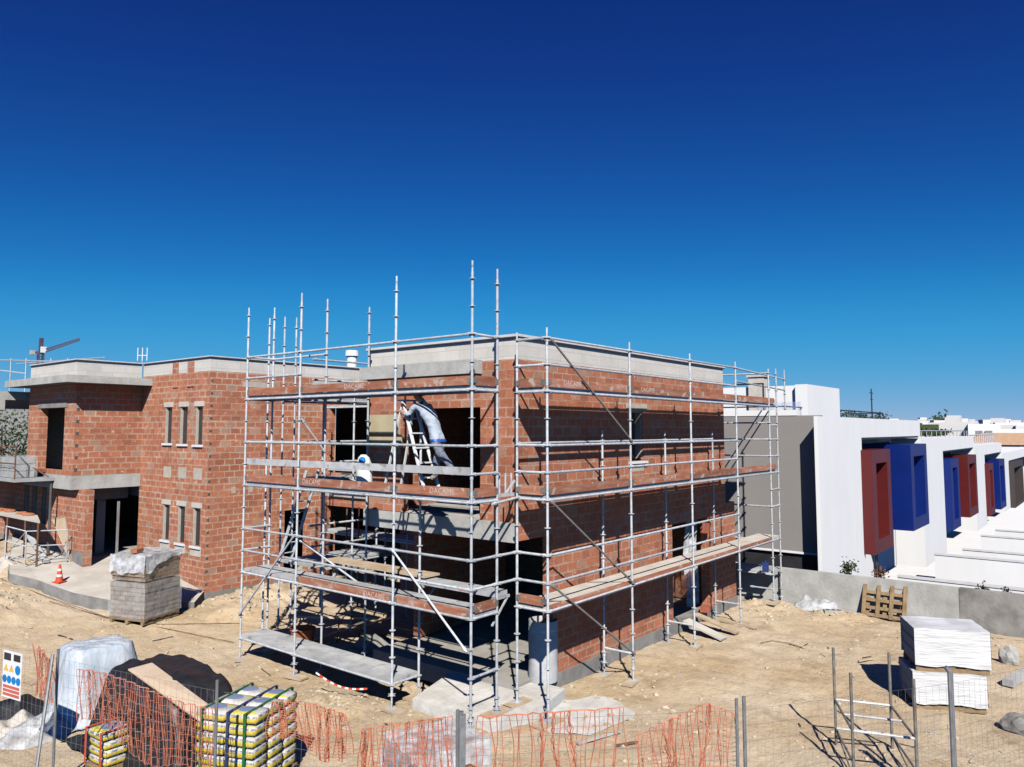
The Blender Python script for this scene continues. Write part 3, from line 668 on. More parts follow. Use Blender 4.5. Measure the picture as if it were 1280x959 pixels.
# diagonals
for p, q in (((PX-.05, ys_[1], 3.0), (PX-.05, ys_[0]+.05, 1.42)), ((PX-.05, ys_[3], 1.0), (PX-.05, ys_[2], 3.0)), ((PX+.05, ys_[2], 5.5), (IX, ys_[2]-.02, 4.75)),
             ((xs_[0]+.05, OY-.05, 6.95), (xs_[1], OY-.05, 5.0)), ((xs_[0]+.05, OY-.05, 3.95), (xs_[1], OY-.05, 2.0)), ((xs_[0]+.05, OY-.05, 2.45), (xs_[1], OY-.05, .55)),
             ((PX+.05, ys_[2], 2.9), (IX+.1, ys_[2]-1.2, 1.95))):
    led(p, q, 'brace', .021, M['steel_dull'] if p[1] < OY else None)
# decks
def deck(x0, x1, y0, y1, z, along, n=2, mat='deck'):
    for j in range(n):
        k = MB(); g = .008
        if along == 'y':
            wd = (x1-x0)/n; k.box(x0+wd*j+g, x0+wd*(j+1)-g, y0+g, y1-g, z, z+.06)
        else:
            wd = (y1-y0)/n; k.box(x0+g, x1-g, y0+wd*j+g, y0+wd*(j+1)-g, z, z+.06)
        k.obj('deck_plank', M[mat], sc)
toes = {}
def toe(key, p, q, z, h=.165):
    k = MB(); k.bar((p[0], p[1], z+h/2), (q[0], q[1], z+h/2), .03, h)
    d = (Vector((*q, 0))-Vector((*p, 0))).normalized()
    o = k.obj('toe_board', M['toe'], sc); toes[key] = o
    for e in (Vector((*p, z+h/2)), Vector((*q, z+h/2))):
        k = MB(); k.obox(e, .1 if abs(d.x) > .5 else .036, .1 if abs(d.y) > .5 else .036, h*.6); k.obj('end_fitting', M['steel_dark'], o)
    return o
for lv in (1.995, 3.995, 5.995):
    for i in range(3):
        if lv > 2 or i < 3: deck(PX+.03, IX-.02, ys_[i], ys_[i+1], lv, 'y')
        if not (lv < 2 and i == 2): toe((lv, i), (PX+.01, ys_[i]+.06), (PX+.01, ys_[i+1]-.06), lv+(.065 if lv > 2 else -.03))
    for i in range(4):
        deck(xs_[i], xs_[i+1]+(0.65 if i == 3 else 0), OY+.03, IY-.02, lv, 'x', mat='wood_pale' if lv < 2 else 'deck')
        toe((lv, 10+i), (xs_[i]+.08, OY+.01), (xs_[i+1]-.08+(.5 if i == 3 and lv > 3 else 0), OY+.01), lv+(.065 if lv > 2 else -.06), .16 if lv > 2 else .14)
    toe((lv, 20), (PX+.08, ys_[0]-.01), (IX-.04, ys_[0]-.01), lv+.065); toe((lv, 21), (xs_[0]-.02, OY+.08), (xs_[0]-.02, IY-.06), lv+.065)
for i in (1, 2): deck(PX+.0, IX-.02, ys_[i], ys_[i+1], .495, 'y')
deck(xs_[4]+.05, xK-.04, OY, OY+3.07, .995, 'y')
# inner platform on brackets at the lower lift
k = MB(); k.box(IX+.06, IX+.42, ys_[0]+.1, 11.1, 2.2, 2.29); ip = k.obj('deck_plank', M['deck'], sc)
k = MB(); k.box(IX+.06, IX+.5, 10.9, 14.1, 2.33, 2.37); k.obj('scaffold_board', M['wood'], sc)
for yy in (9.1, 10.95, 14.0):
    k = MB(); k.bar((IX, yy, 2.17), (IX+.5, yy, 2.17), .04, .05); k.bar((IX, yy, 1.7), (IX+.45, yy, 2.15), .03, .03); k.obj('bracket', M['steel'], sc)
# ladder bars and small gate between the two runs
k = MB()
for yy in (9.02,):
    k.bar((IX+.04, yy, 4.05), (xs_[0]-.05, yy, 4.05), .04, .06); k.bar((xs_[0]-.3, yy, 4.05), (xs_[0]-.02, yy, 4.3), .03, .04)
    for t in (.2, .5, .8): k.tube((IX+t*.58, yy, 4.05), (IX+t*.58, yy, 4.45), .018, 6)
k.obj('gate', M['steel'], sc)
# return run inside the recess, along the connecting bay
RB = [(14.5, 15.25), (14.5, 16.5), (15.55, 14.3), (15.55, 17.3), (15.55, 20.3), (12.6, 16.5), (12.6, 15.25)]
for x, y in RB: standard(x, y, .25, 6.3, feet=False)
for z in (1.97, 3.97, 5.97):
    deck(11.3, 14.45, 15.3, 16.45, z+.025, 'x', 3)
    led((11.3, 15.25, z), (14.5, 15.25, z)); led((11.3, 16.5, z), (14.5, 16.5, z)); led((14.5, 15.25, z), (14.5, 16.5, z), 'transom'); led((12.6, 15.25, z), (12.6, 16.5, z), 'transom')
    for a, b in ((14.3, 17.3), (17.3, 20.3)):
        deck(15.6, 16.3, a, b, z+.025, 'y'); led((15.55, a, z), (15.55, b, z))
    for h in (.5, 1.0): led((11.3, 15.25, z+h), (14.5, 15.25, z+h), 'guard_rail')
# lettering on the boards
LT = M['faded']
for key, y in (((3.995, 0), 9.7), ((3.995, 1), 13.55), ((1.995, 1), 11.5), ((5.995, 1), 12.2)):
    lettering('DACAME', toes[key], LT, (PX-.0075, y, key[0]+(.148 if key[0] > 2 else .052)), (0, -1, 0), (0, 0, 1), .15)
for key, x in (((5.995, 10), 12.2), ((5.995, 11), 15.2), ((3.995, 11), 16.2)):
    lettering('DACAME', toes[key], LT, (x, OY-.0075, key[0]+.148), (1, 0, 0), (0, 0, 1), .15)
lettering('DACAME', ip, M['conred'], (IX+.058, 9.75, 2.245), (0, -1, 0), (0, 0, 1), .1)
# blue shade net on the far return
k = MB(); n = 14
for i in range(n):
    for j in range(10):
        f = lambda a, b: (pL.x-.02+.05*math.sin(a*1.3+b*.7), 8.35+.11*a+.02*math.sin(b*2.), .9+b*.53)
        k.face([f(i, j), f(i+1, j), f(i+1, j+1), f(i, j+1)])
sn = k.obj('shade_net', M['bluenet'], sc)
# access ladder at the far end of the front run
al = thing('ladder', 'aluminium ladder leaning through the scaffold at the far left bay, before the brick wing', 'ladder', (11.3, 16.4, 2.05))
a0, a1 = onz(362, 700, 2.05), onz(383, 600, 4.2)
a0, a1 = Vector((11.0, 15.8, 2.08)), Vector((11.25, 15.1, 4.3))
dv = Vector((.9, .1, 0)).normalized()*.19
for s_ in (-1, 1):
    k = MB(); k.bar(a0+dv*s_, a1+dv*s_, .03, .07); k.obj('rail', M['steel'], al)
for t in range(1, 9):
    k = MB(); p = a0.lerp(a1, t/9); k.tube(p-dv, p+dv, .016, 6); k.obj('rung', M['steel'], al)

# ------------------------------------------------------------------ stepladder, worker, sack
LXm = 10.45
def P(px, py, x=LXm): return onx(px, py, x)
sl_ = thing('stepladder', 'white stepladder standing on the middle lift under the worker', 'stepladder', P(541, 610))
b0, t0 = P(541, 610), P(511, 502); b0.z = 4.06
dx = Vector((.2, 0, 0)); 
for s_ in (-1, 1):
    k = MB(); k.bar(b0+dx*s_, t0+dx*s_*.75, .03, .06, up=(1, 0, 0)); k.obj('rail', M['whiteplastic'], sl_)
for t in range(1, 6):
    q = b0.lerp(t0, t/6.2); k = MB(); k.obox(q, .37, .09, .025); k.obj('step', M['whiteplastic'], sl_)
b1 = Vector((LXm, t0.y+.45, 4.06))
for s_ in (-1, 1):
    k = MB(); k.bar(b1+dx*s_*1.1, t0+dx*s_*.8, .025, .045, up=(1, 0, 0)); k.obj('rear_leg', M['whiteplastic'], sl_)
k = MB(); k.obox(t0+Vector((0, .05, .02)), .34, .2, .03); k.obj('platform', M['whiteplastic'], sl_)

def skinned(name, pts, edges, radii, mats, zones, parent=None, root=0, subs=2, loc=Vector((0, 0, 0))):
    me = bpy.data.meshes.new(name); me.from_pydata([Vector(p)-loc for p in pts], edges, [])
    o = bpy.data.objects.new(name, me); COL.objects.link(o)
    md = o.modifiers.new('skin', 'SKIN'); md.use_smooth_shade = True
    for i, r_ in enumerate(radii):
        sv = me.skin_vertices[0].data[i]; sv.radius = (r_, r_) if not isinstance(r_, tuple) else r_; sv.use_root = (i == root)
    ss = o.modifiers.new('sub', 'SUBSURF'); ss.levels = subs; ss.render_levels = subs
    dg = bpy.context.evaluated_depsgraph_get(); dg.update(); nm = bpy.data.meshes.new_from_object(o.evaluated_get(dg)); nm.name = name
    o.modifiers.clear(); o.data = nm; nm.materials.clear()
    for m in mats: nm.materials.append(m)
    for p in nm.polygons:
        p.use_smooth = True; p.material_index = zones(p.center+loc)
    if parent: o.parent = parent
    else: o.location = loc
    return o
# joints from the photograph (worker climbs towards the left, back to the sun)
hipc = P(548, 553, 10.45); chest = P(538, 518, 10.45); neck = P(529, 503, 10.45); head = P(521, 492, 10.45)
hl = hipc+Vector((.09, 0, -.04)); hr = hipc+Vector((-.09, 0, -.04))
fl = P(544, 599, 10.42); kn_l = P(543, 577, 10.4)
kn_r = P(556, 574, 10.36); an_r = P(566, 586, 10.36)
shl = neck+Vector((.18, .02, -.06)); shr = neck+Vector((-.18, .02, -.06))
el_l = shl+Vector((.06, .2, -.14)); ha_l = el_l+Vector((-.04, .2, .12))
el_r = shr+Vector((-.05, .17, -.2)); ha_r = el_r+Vector((.06, .22, .08))
pts = [hipc, hipc.lerp(chest, .5), chest, neck, head+Vector((0, -.0, -.05)), head+Vector((0, 0, .1)),
       hl, kn_l+Vector((.05, 0, 0)), fl+Vector((.05, -.0, .08)), fl+Vector((.05, .16, .0)),
       hr, kn_r, an_r, an_r+Vector((0, -.0, -.13)),
       shl, el_l, ha_l, ha_l+Vector((-.01, .09, .03)), shr, el_r, ha_r, ha_r+Vector((.01, .09, .03))]
edges = [(0, 1), (1, 2), (2, 3), (3, 4), (4, 5), (0, 6), (6, 7), (7, 8), (8, 9), (0, 10), (10, 11), (11, 12), (12, 13), (2, 14), (14, 15), (15, 16), (16, 17), (2, 18), (18, 19), (19, 20), (20, 21)]
rr_ = [(.15, .12), (.145, .115), (.17, .125), .062, .085, .085, .1, .075, .052, .045, .1, .075, .052, .045, .068, .05, .036, .035, .068, .05, .036, .035]
ax = (chest-hipc).normalized()
def zone(c):
    if (c-ha_l).length < .16 or (c-ha_r).length < .16: return 2
    if (c-head).length < .2 and (c-neck).length > .1: return 2
    if c.z < fl.z+.06 and abs(c.y-fl.y) < .3 and c.y > fl.y-.1: return 3
    if (c-an_r).length < .17 and c.y < an_r.y+.05 and c.z < an_r.z+.02: return 3
    return 0 if (c-hipc).dot(ax) > .03 else 1
pe = skinned('person', pts, edges, rr_, [M['shirt'], M['denim'], M['skin'], M['shoe']], zone, loc=fl.copy(), subs=3)
for v in pe.data.vertices: v.co += v.normal*(.013*noise.noise(v.co*11)+.007*noise.noise(v.co*24))
tag(pe, 'worker in pale blue shirt and faded jeans climbing the stepladder on the scaffold', 'person')
k = MB()
for t in range(16):
    a, b = 2*math.pi*t/16, 2*math.pi*(t+1)/16; q = hipc+ax*.035
    f = lambda g, h: q+Vector((math.cos(g)*.175, math.sin(g)*.14, 0))+ax*h
    k.face([f(a, -.02), f(b, -.02), f(b, .03), f(a, .03)])
k.obj('belt', M['blueplastic'], pe)
k = MB(); hh = head+Vector((0, -.015, .06))
for i in range(6):
    for j in range(12):
        f = lambda i, j: hh+Vector((math.sin(i*.3)*math.cos(j*math.pi/6)*.107, math.sin(i*.3)*math.sin(j*math.pi/6)*.12, math.cos(i*.3)*.12))
        k.face([f(i, j), f(i+1, j), f(i+1, j+1), f(i, j+1)])
k.obj('hair', M['hair'], pe, smooth=True)
# fingers closed round the rail
for nm, h_ in (('hand', ha_l), ('hand', ha_r)):
    k = MB()
    for q in range(5):
        o_ = Vector((-.03+.017*q, .06, .0)); a = h_+o_; L_ = (.035, .045, .05, .045, .035)[q]
        k.path([a, a+Vector((0, L_, .012)), a+Vector((0, L_+.022, -.018)), a+Vector((0, L_-.0, -.045))], .0085, 6)
    k.obj(nm, M['skin'], pe)
# face
fd = Vector((0, 1, .05)).normalized()
k = MB(); c_ = head+Vector((0, .085, .03)); k.tube(c_, c_+fd*.035+Vector((0, 0, -.02)), .012, 6, r2=.016); k.tube(head+Vector((.085, .01, .03)), head+Vector((.1, .0, .03)), .028, 8); k.tube(head+Vector((-.085, .01, .03)), head+Vector((-.1, .0, .03)), .028, 8)
k.obj('face_features', M['skin'], pe)
sk_ = thing('plaster_sack', 'white plastic sack with a round blue mark standing on the scaffold left of the stepladder', 'sack', P(457, 600, 10.55))
c_ = P(457, 600, 10.55); c_.z = 4.06
k = MB(); prof = [(0, .13), (.1, .16), (.3, .165), (.5, .15), (.62, .11), (.68, .05)]
for (z0, r0), (z1, r1) in zip(prof, prof[1:]):
    for t in range(14):
        a, b = 2*math.pi*t/14, 2*math.pi*(t+1)/14; wv = lambda a, z: 1+.08*math.sin(3*a+z*5)
        f = lambda a, z, r: c_+Vector((math.cos(a)*r*wv(a, z), math.sin(a)*r*wv(a, z)*1.1+z*.12, z))
        k.face([f(a, z0, r0), f(b, z0, r0), f(b, z1, r1), f(a, z1, r1)])
k.obj('body', M['whiteplastic'], sk_, smooth=True)
k = MB(); q = c_+Vector((-.12, -.03, .57)); k.tube(q, q+Vector((-.02, -.012, .003)), .07, 14); k.obj('print', M['signblue'], sk_)

# ------------------------------------------------------------------ things standing about the site
def V2(p): return Vector((p[0], p[1], 0))
def rect(front, left, right, wl=None, wr=None):
    # footprint from its nearest corner and the directions of the two edges that leave it
    f_, l, r = V2(front), V2(left), V2(right); a = l-f_; b = r-f_
    wl = wl or a.length; wr = wr or b.length; a.normalize()
    b = b - a*b.dot(a); b.normalize()
    return f_, a, b, wl, wr
def quad(f_, a, b, wl, wr, g=0.): return [f_-a*g-b*g, f_+b*(wr+g)-a*g, f_+a*(wl+g)+b*(wr+g), f_+a*(wl+g)-b*g]
def slab_rows(mb, R, z0, rows, h, jit=.012, g=0.):
    z = z0
    for i in range(rows):
        f_, a, b, wl, wr = R; j = (a*random.uniform(-jit, jit)+b*random.uniform(-jit, jit)); q = [p+j for p in quad(f_, a, b, wl, wr, g+random.uniform(-jit, 0))]
        c = [Vector((p.x, p.y, z)) for p in q]+[Vector((p.x, p.y, z+h-.004)) for p in q]
        us = (wr, wl, wr, wl); off = random.random()
        for k in range(4):
            n_ = (k+1) % 4; mb.face([c[k], c[n_], c[n_+4], c[k+4]], [(off, z), (off+us[k], z), (off+us[k], z+h), (off, z+h)])
        mb.face(c[4:], [(0, 0), (us[0], 0), (us[0], us[1]), (0, us[1])]); mb.face(c[:4][::-1]); z += h
    return z
def timber_pallet(par, R, z0):
    f_, a, b, wl, wr = R
    k = MB()
    for t in (.06, .5, .94):
        p = f_+a*wl*t; k.bar((*p[:2], z0+.05), (*(p+b*wr)[:2], z0+.05), .09, .08)
    for t in (.05, .28, .5, .72, .95):
        p = f_+b*wr*t; k.bar((*p[:2], z0+.105), (*(p+a*wl)[:2], z0+.105), .1, .022)
    return k.obj('timber_pallet', M['pallet'], par)
def drape(par, R, z, flap, mat, name='film', g=.02, seed=0., n=10, top_noise=.02, flare=.1):
    # sheet laid over a load, hanging down its sides by flap(side, t)
    f_, a, b, wl, wr = R; k = MB(); Q = lambda s, t: f_+b*(wr+2*g)*s-b*g+a*(wl+2*g)*t-a*g
    top = lambda s, t: Vector((*Q(s, t)[:2], z+.012+top_noise*(1+noise.noise((s*5+seed, t*5, seed)))))
    for i in range(n):
        for j in range(n): k.face([top(i/n, j/n), top((i+1)/n, j/n), top((i+1)/n, (j+1)/n), top(i/n, (j+1)/n)])
    for side in range(4):
        E_ = [lambda t: (t, 0), lambda t: (1, t), lambda t: (1-t, 1), lambda t: (0, 1-t)][side]; out = [-a, b, a, -b][side]
        def pt(t, d):
            p = top(*E_(t)); L_ = flap(side, t); w_ = .05*abs(noise.noise((t*7+side*9, d*2.5, seed)))*d+flare*d*d*L_*.25+.025*noise.noise((t*15, d*5, seed+side))*d
            return p+out*(w_+.006)-Vector((0, 0, L_*d))
        m = 14
        for i in range(m):
            for j in range(5):
                k.face([pt(i/m, j/5), pt((i+1)/m, j/5), pt((i+1)/m, (j+1)/5), pt(i/m, (j+1)/5)])
    o = k.obj(name, mat, par, smooth=True); return o

# grey brick pallets, left (two, one on the other)
g0 = .2; R1 = rect(onz(180, 783, g0), onz(145, 770, g0), onz(216, 765, g0))
R1 = (V2(onz(180, 783, g0)), Vector((-.325, .946, 0)), Vector((.946, .325, 0)), 1.2, 1.22)
bp1 = thing('brick_pallet', 'grey-brown brick pallet wrapped tightly in clear film, bottom of the stack beside the driveway', 'brick pallet', (*R1[0][:2], g0), 'brick pallets beside the driveway')
timber_pallet(bp1, R1, g0); k = MB(); zt = slab_rows(k, R1, g0+.12, 8, .118); k.obj('bricks', M['brickstack'], bp1)
drape(bp1, R1, zt, lambda s, t: .9, M['clear'], seed=1, flare=0)
bp2 = thing('brick_pallet', 'upper brick pallet with loose ragged film and a red brick on top, beside the driveway', 'brick pallet', (*R1[0][:2], zt+.03), 'brick pallets beside the driveway')
R1b = (R1[0]+R1[1]*.03, R1[1], R1[2], 1.15, 1.22); k = MB(); zt2 = slab_rows(k, R1b, zt+.05, 5, .118, jit=.03); k.obj('bricks', M['brickstack'], bp2)
drape(bp2, R1b, zt2, lambda s, t: (.1+.34*(1-t)**1.5 if s == 0 else .46 if s == 3 else .2)+.1*noise.noise((t*4, s, 3)), M['clear2'], seed=5, top_noise=.07, flare=.3)
rb = MB(); q = R1b[0]+R1b[1]*.55+R1b[2]*.25; rb.obox((q.x, q.y, zt2+.16), .28, .19, .09, .5); tag(rb.obj('loose_brick', M['terracotta'], loc=(q.x, q.y, zt2+.1)), 'single red brick lying on the film of the upper grey brick pallet', 'brick')

# white wrapped pallets, right
R2 = (V2((16.37, 3.32)), (V2((17.22, 3.72))-V2((16.37, 3.32))).normalized(), None, .95, 1.22)
R2 = (R2[0], R2[1], Vector((R2[1].y, -R2[1].x, 0)), .95, 1.22)
g2 = gz(16.6, 3)-.01
def tierpallet(R, z, rows, h, label, seed):
    t = thing('wrapped_pallet', label, 'wrapped pallet', (*R[0][:2], z), 'white wrapped pallets near the boundary wall')
    timber_pallet(t, R, z); k = MB(); zt = slab_rows(k, R, z+.12, rows, h, .014); k.obj('blocks', M['block'], t)
    drape(t, R, zt, lambda s, u: (zt-z-.1 if s != 3 else .12)+.015*math.sin(u*9), M['film_white'], seed=seed, flare=0, g=.02); return zt
z_ = tierpallet(R2, g2, 5, .11, 'lower block pallet in white stretch film, standing on the sand near the boundary wall', 2.)
z_ = z_+.025
R2b = (R2[0]+R2[2]*.06+R2[1]*.03, R2[1], R2[2], .95, 1.26); tierpallet(R2b, z_, 6, .11, 'upper block pallet in white stretch film, set on another near the boundary wall', 3.)

# big film-wrapped load, left foreground
R3 = rect((5.75, 14.1), (5.75, 15.7), (6.9, 14.1)); g3 = gz(6.2, 15); R3 = rect(onz(88, 822, 1.25), onz(62, 808, 1.25), onz(165, 812, 1.25)); R3 = (R3[0], R3[1], R3[2], 1.05, 1.3)
wl_ = thing('wrapped_load', 'bulky pallet load under bluish white film, behind the black tarpaulin heap', 'wrapped load', (*R3[0][:2], g3), None)
timber_pallet(wl_, R3, g3); k = MB(); n = 30
f_, a_, b_, wl__, wr__ = R3; cc_ = f_+a_*wl__/2+b_*wr__/2
def wp(i, j):
    s_, t_ = -1.45+2.9*i/n, -1.45+2.9*j/n; e = (abs(s_)**4+abs(t_)**4)**.25
    p = cc_+a_*wl__/2*s_+b_*wr__/2*t_; x, y = p.x, p.y
    h = (1.27-.06*e*e)*(1-sstep(.82, 1.14, e))+.22*(1-sstep(1.0, 1.45, e))*sstep(.8, 1.05, e)
    h += (.05*noise.noise((x*2.4, y*2.4, 3))+.05*abs(noise.noise((x*5, y*5, 7)))+.018*math.sin((x*.8+y)*26))*(.5+.5*min(e, 1))
    return Vector((x+.05*noise.noise((x*4, y*4, h*2)), y+.05*noise.noise((x*4, y*4, 5+h*2)), max(gz(x, y)+.012, g3+h)))
for i in range(n):
    for j in range(n): k.face([wp(i, j), wp(i+1, j), wp(i+1, j+1), wp(i, j+1)])
k.obj('film', M['film'], wl_, smooth=True)

# tarpaulin heap with a plywood sheet on it
hc, hx, hy = Vector((6.55, 12.55)), .78, 1.45
th_ = thing('tarpaulin_heap', 'heap of material covered by a crumpled black tarpaulin behind the wire fence', 'tarpaulin heap', (hc.x, hc.y, 0))
k = MB(); n = 34
def hp(i, j):
    s_, t_ = -1.25+2.5*i/n, -1.2+2.4*j/n; x, y = hc.x+s_*hx, hc.y+t_*hy
    e = max(abs(s_), abs(t_)); e2 = (abs(s_)**5+abs(t_)**5)**.2
    h = 1.26*(1-sstep(.72, 1.12, e2))*(1-.13*sstep(-.2, -1, t_)) + .07*noise.noise((x*2.2, y*2.2, 3))+.05*noise.noise((x*6, y*6, 3))*(.4+e)
    return Vector((x+.05*noise.noise((x*3, y*3, 8)), y, max(gz(x, y)+.02, h)))
for i in range(n):
    for j in range(n): k.face([hp(i, j), hp(i+1, j), hp(i+1, j+1), hp(i, j+1)])
k.obj('tarpaulin', M['tarp'], th_, smooth=True)
k = MB(); c_ = [onz(160, 838, 1.3), onz(190, 830, 1.3), onz(260, 882, 1.18), onz(250, 903, 1.1)]
k.hexa([p for p in c_]+[p+Vector((0, 0, .022)) for p in c_]); tag(k.obj('plywood_sheet', M['ply'], loc=c_[0]), 'tan plywood sheet lying slanted on the black tarpaulin heap', 'plywood sheet')

# sacks
def sack_mesh(L, W, H, name='sack'):
    mb = MB(); nx_, ny_, nz_ = 6, 5, 4
    def bulge(x, y, z):
        a, b, c = 2*x-1, 2*y-1, 2*z-1
        e = lambda q: 1-abs(q)**3
        return Vector((a*L/2*(1-.06*(1-e(b))*1.-.05*abs(c)**2), b*W/2*(1-.06*(1-e(a))-.07*abs(c)**2), c*H/2*(.7+.3*(e(a)*e(b))**.5)))
    def grid(fn, m, n_, uvf):
        for i in range(m):
            for j in range(n_):
                q = [(i/m, j/n_), ((i+1)/m, j/n_), ((i+1)/m, (j+1)/n_), (i/m, (j+1)/n_)]
                mb.face([bulge(*fn(*p)) for p in q], [uvf(*p) for p in q])
    grid(lambda s, t: (s, t, 1), nx_, ny_, lambda s, t: (2+s, 2+t)); grid(lambda s, t: (s, 1-t, 0), nx_, ny_, lambda s, t: (6+s, 6+t))
    grid(lambda s, t: (s, 0, t), nx_, nz_, lambda s, t: (s, t)); grid(lambda s, t: (1-s, 1, t), nx_, nz_, lambda s, t: (s, t))
    grid(lambda s, t: (1, s, t), ny_, nz_, lambda s, t: (s, t)); grid(lambda s, t: (0, 1-s, t), ny_, nz_, lambda s, t: (s, t))
    return mb.mesh(name, [M['sack']], smooth=True)
def sack_pallet(R, z0, layers, H, nl, nr, label, straps, group=None):
    f_, a, b, wl, wr = R; t = thing('sack_pallet', label, 'sack pallet', (*f_[:2], z0), group); timber_pallet(t, R, z0)
    L, W = wl/nl, wr/nr; me_ = sack_mesh(L*1.0, W*1.0, H*1.1); an = math.atan2(a.y, a.x)
    for ly in range(layers):
        for i in range(nl):
            for j in range(nr):
                if 0 < i < nl-1 and 0 < j < nr-1 and ly < layers-1: continue
                p = f_+a*L*(i+.5)+b*W*(j+.5)
                o = bpy.data.objects.new('sack', me_); COL.objects.link(o); o.parent = t
                o.location = Vector((p.x+random.uniform(-.015, .015), p.y+random.uniform(-.015, .015), z0+.12+H*(ly+.5)))-world(t); o.rotation_euler = (random.uniform(-.03, .03), random.uniform(-.03, .03), an+random.uniform(-.05, .05)+(math.pi if random.random() < .5 else 0))
    zt = z0+.12+H*layers+.015
    for (along, u_, m) in straps:
        k = MB()
        if along == 'b':   # runs over the top in direction b
            p = f_+a*wl*u_-b*.03; q = f_+a*wl*u_+b*(wr+.03); wv = a*.022
        else: p = f_+b*wr*u_-a*.03; q = f_+b*wr*u_+a*(wl+.03); wv = b*.022
        top = [Vector((*p[:2], zt)), Vector((*q[:2], zt))]
        for e0, e1 in ((Vector((*p[:2], z0+.1)), top[0]), (top[0], top[1]), (top[1], Vector((*q[:2], z0+.1)))):
            k.bar(e0, e1, .045, .006, up=tuple((e1-e0).cross(wv)))
        k.obj('strap', M[m], t)
    return t
zb = 1.22
RS = rect(onz(318, 897, zb), onz(261, 890, zb), onz(379, 869, zb)); RS = (RS[0], RS[1], RS[2], 1.0, 1.15)
sack_pallet(RS, gz(*RS[0][:2]), 7, .155, 2, 3, 'pallet of yellow and white cement sacks with green straps behind the fence', (('b', .14, 'green'), ('b', .42, 'navy'), ('b', .86, 'green')))
q = onz(104, 948, .35); q2 = onz(131, 958, .3)
RT = (V2(q), V2(q-q2).normalized(), None, .45, .5); RT = (V2(onz(128, 962, .15)), (V2(onz(104, 950, .15))-V2(onz(128, 962, .15))).normalized(), None, .5, .6); RT = (RT[0], RT[1], Vector((RT[1].y, -RT[1].x, 0)) , .5, .5)
sack_pallet(RT, .02, 4, .13, 1, 1, 'small stack of yellow printed sacks with red straps under the tarpaulin heap', (('b', .05, 'conred'), ('b', .95, 'conred')))

# film-wrapped red brick pallet in the centre foreground
zc = .85; R4 = rect(onz(522, 935, zc), onz(483, 918, zc), onz(573, 892, zc)); R4 = rect(onz(515, 948, zc), onz(480, 918, zc), onz(573, 893, zc)); g4 = gz(*R4[0][:2])
R4 = (R4[0], R4[1], R4[2], min(R4[3], 1.0), min(R4[4], 1.2))
bp = thing('brick_pallet', 'pallet of reddish bricks under dusty clear film and orange net, by the centre fence post', 'brick pallet', (*R4[0][:2], g4))
timber_pallet(bp, R4, g4); k = MB(); z5 = slab_rows(k, R4, g4+.12, 6, .118, .02); k.obj('bricks', M['brick'], bp)
drape(bp, R4, z5, lambda s, t: .45+.2*math.sin(t*7+s*2), M['clear2'], seed=9, top_noise=.06, flare=.2)

# ------------------------------------------------------------------ wire fence panels and the orange nets hung on them
FP = [Vector((4.25, 15.9, 0)), Vector((4.83, 12.48, 0)), Vector((5.56, 9.33, 0)), Vector((6.75, 6.16, 0)), Vector((9.16, 3.78, 0)), Vector((11.89, 1.94, 0)), Vector((15.2, .3, 0))]
fl_lab = ['wire fence panel carrying the white safety sign, at the left edge', 'wire fence panel in front of the black tarpaulin heap', 'wire fence panel in front of the strapped cement sacks',
          'wire fence panel right of the double square post, with sagging orange net', 'wire fence panel between the twin tubes and the hooked post', 'wire fence panel right of the hooked post, leaving the photo']
def fpt(i, s, z, off=0.):
    a, b = FP[i], FP[i+1]; d = (b-a).normalized(); nn = Vector((d.y, -d.x, 0))*-1
    return a.lerp(b, s)+nn*off+Vector((0, 0, z))
for i in range(len(FP)-1):
    fp = thing('wire_fence', fl_lab[i], 'fence panel', FP[i], 'wire fence panels along the foreground')
    d = (FP[i+1]-FP[i]).normalized()
    for e in ([FP[i]+d*.05] if i in (4, 0) else [])+[FP[i+1]-d*.05]:
        lean = Vector((0, 0, 0))
        k = MB(); top = 2.0 + (.0 if i != 4 else .02)
        k.tube(e+Vector((0, 0, .0)), e+lean+Vector((0, 0, top)), .021 if i not in (4,) else .024, 8); k.obj('post', M['post'], fp)
    k = MB(); L_ = (FP[i+1]-FP[i]).length; n = int(L_/.11)
    for q in range(1, n): k.tube(fpt(i, q/n, .12), fpt(i, q/n, 1.86), .0016, 3, caps=False)
    for zz in [.15+.19*t for t in range(10)]: k.tube(fpt(i, .02, zz), fpt(i, .98, zz), .0016, 3, caps=False)
    k.obj('wire_mesh', M['post'], fp)
# doubled square post in the middle, hooked tube, leaning tube
k = MB(); p = FP[3]; k.obox((p.x+.03, p.y+.04, .98), .06, .06, 1.98, .7).obox((p.x-.03, p.y-.05, .985), .06, .06, 1.97, .7); tag(k.obj('fence_post', M['post'], loc=p), 'doubled grey square post in the centre of the wire fence', 'post')
k = MB(); p = FP[5]; k.tube((p.x, p.y+.02, 0), (p.x, p.y+.02, 2.02), .034, 10).tube((p.x, p.y+.02, 2.0), (p.x-.03, p.y+.07, 2.07), .034, 10, r2=.03); tag(k.obj('fence_post', M['post'], loc=p), 'grey tube post with a bent head before the white wrapped pallets', 'post')
k = MB(); p = FP[1]; a, b = onz(66, 818, 1.95), onz(45, 965, .55); k.tube(b+(b-a).normalized()*.6, a, .025, 8); tag(k.obj('leaning_tube', M['post'], loc=b), 'grey tube leaning against the fence post beside the safety sign', 'tube')

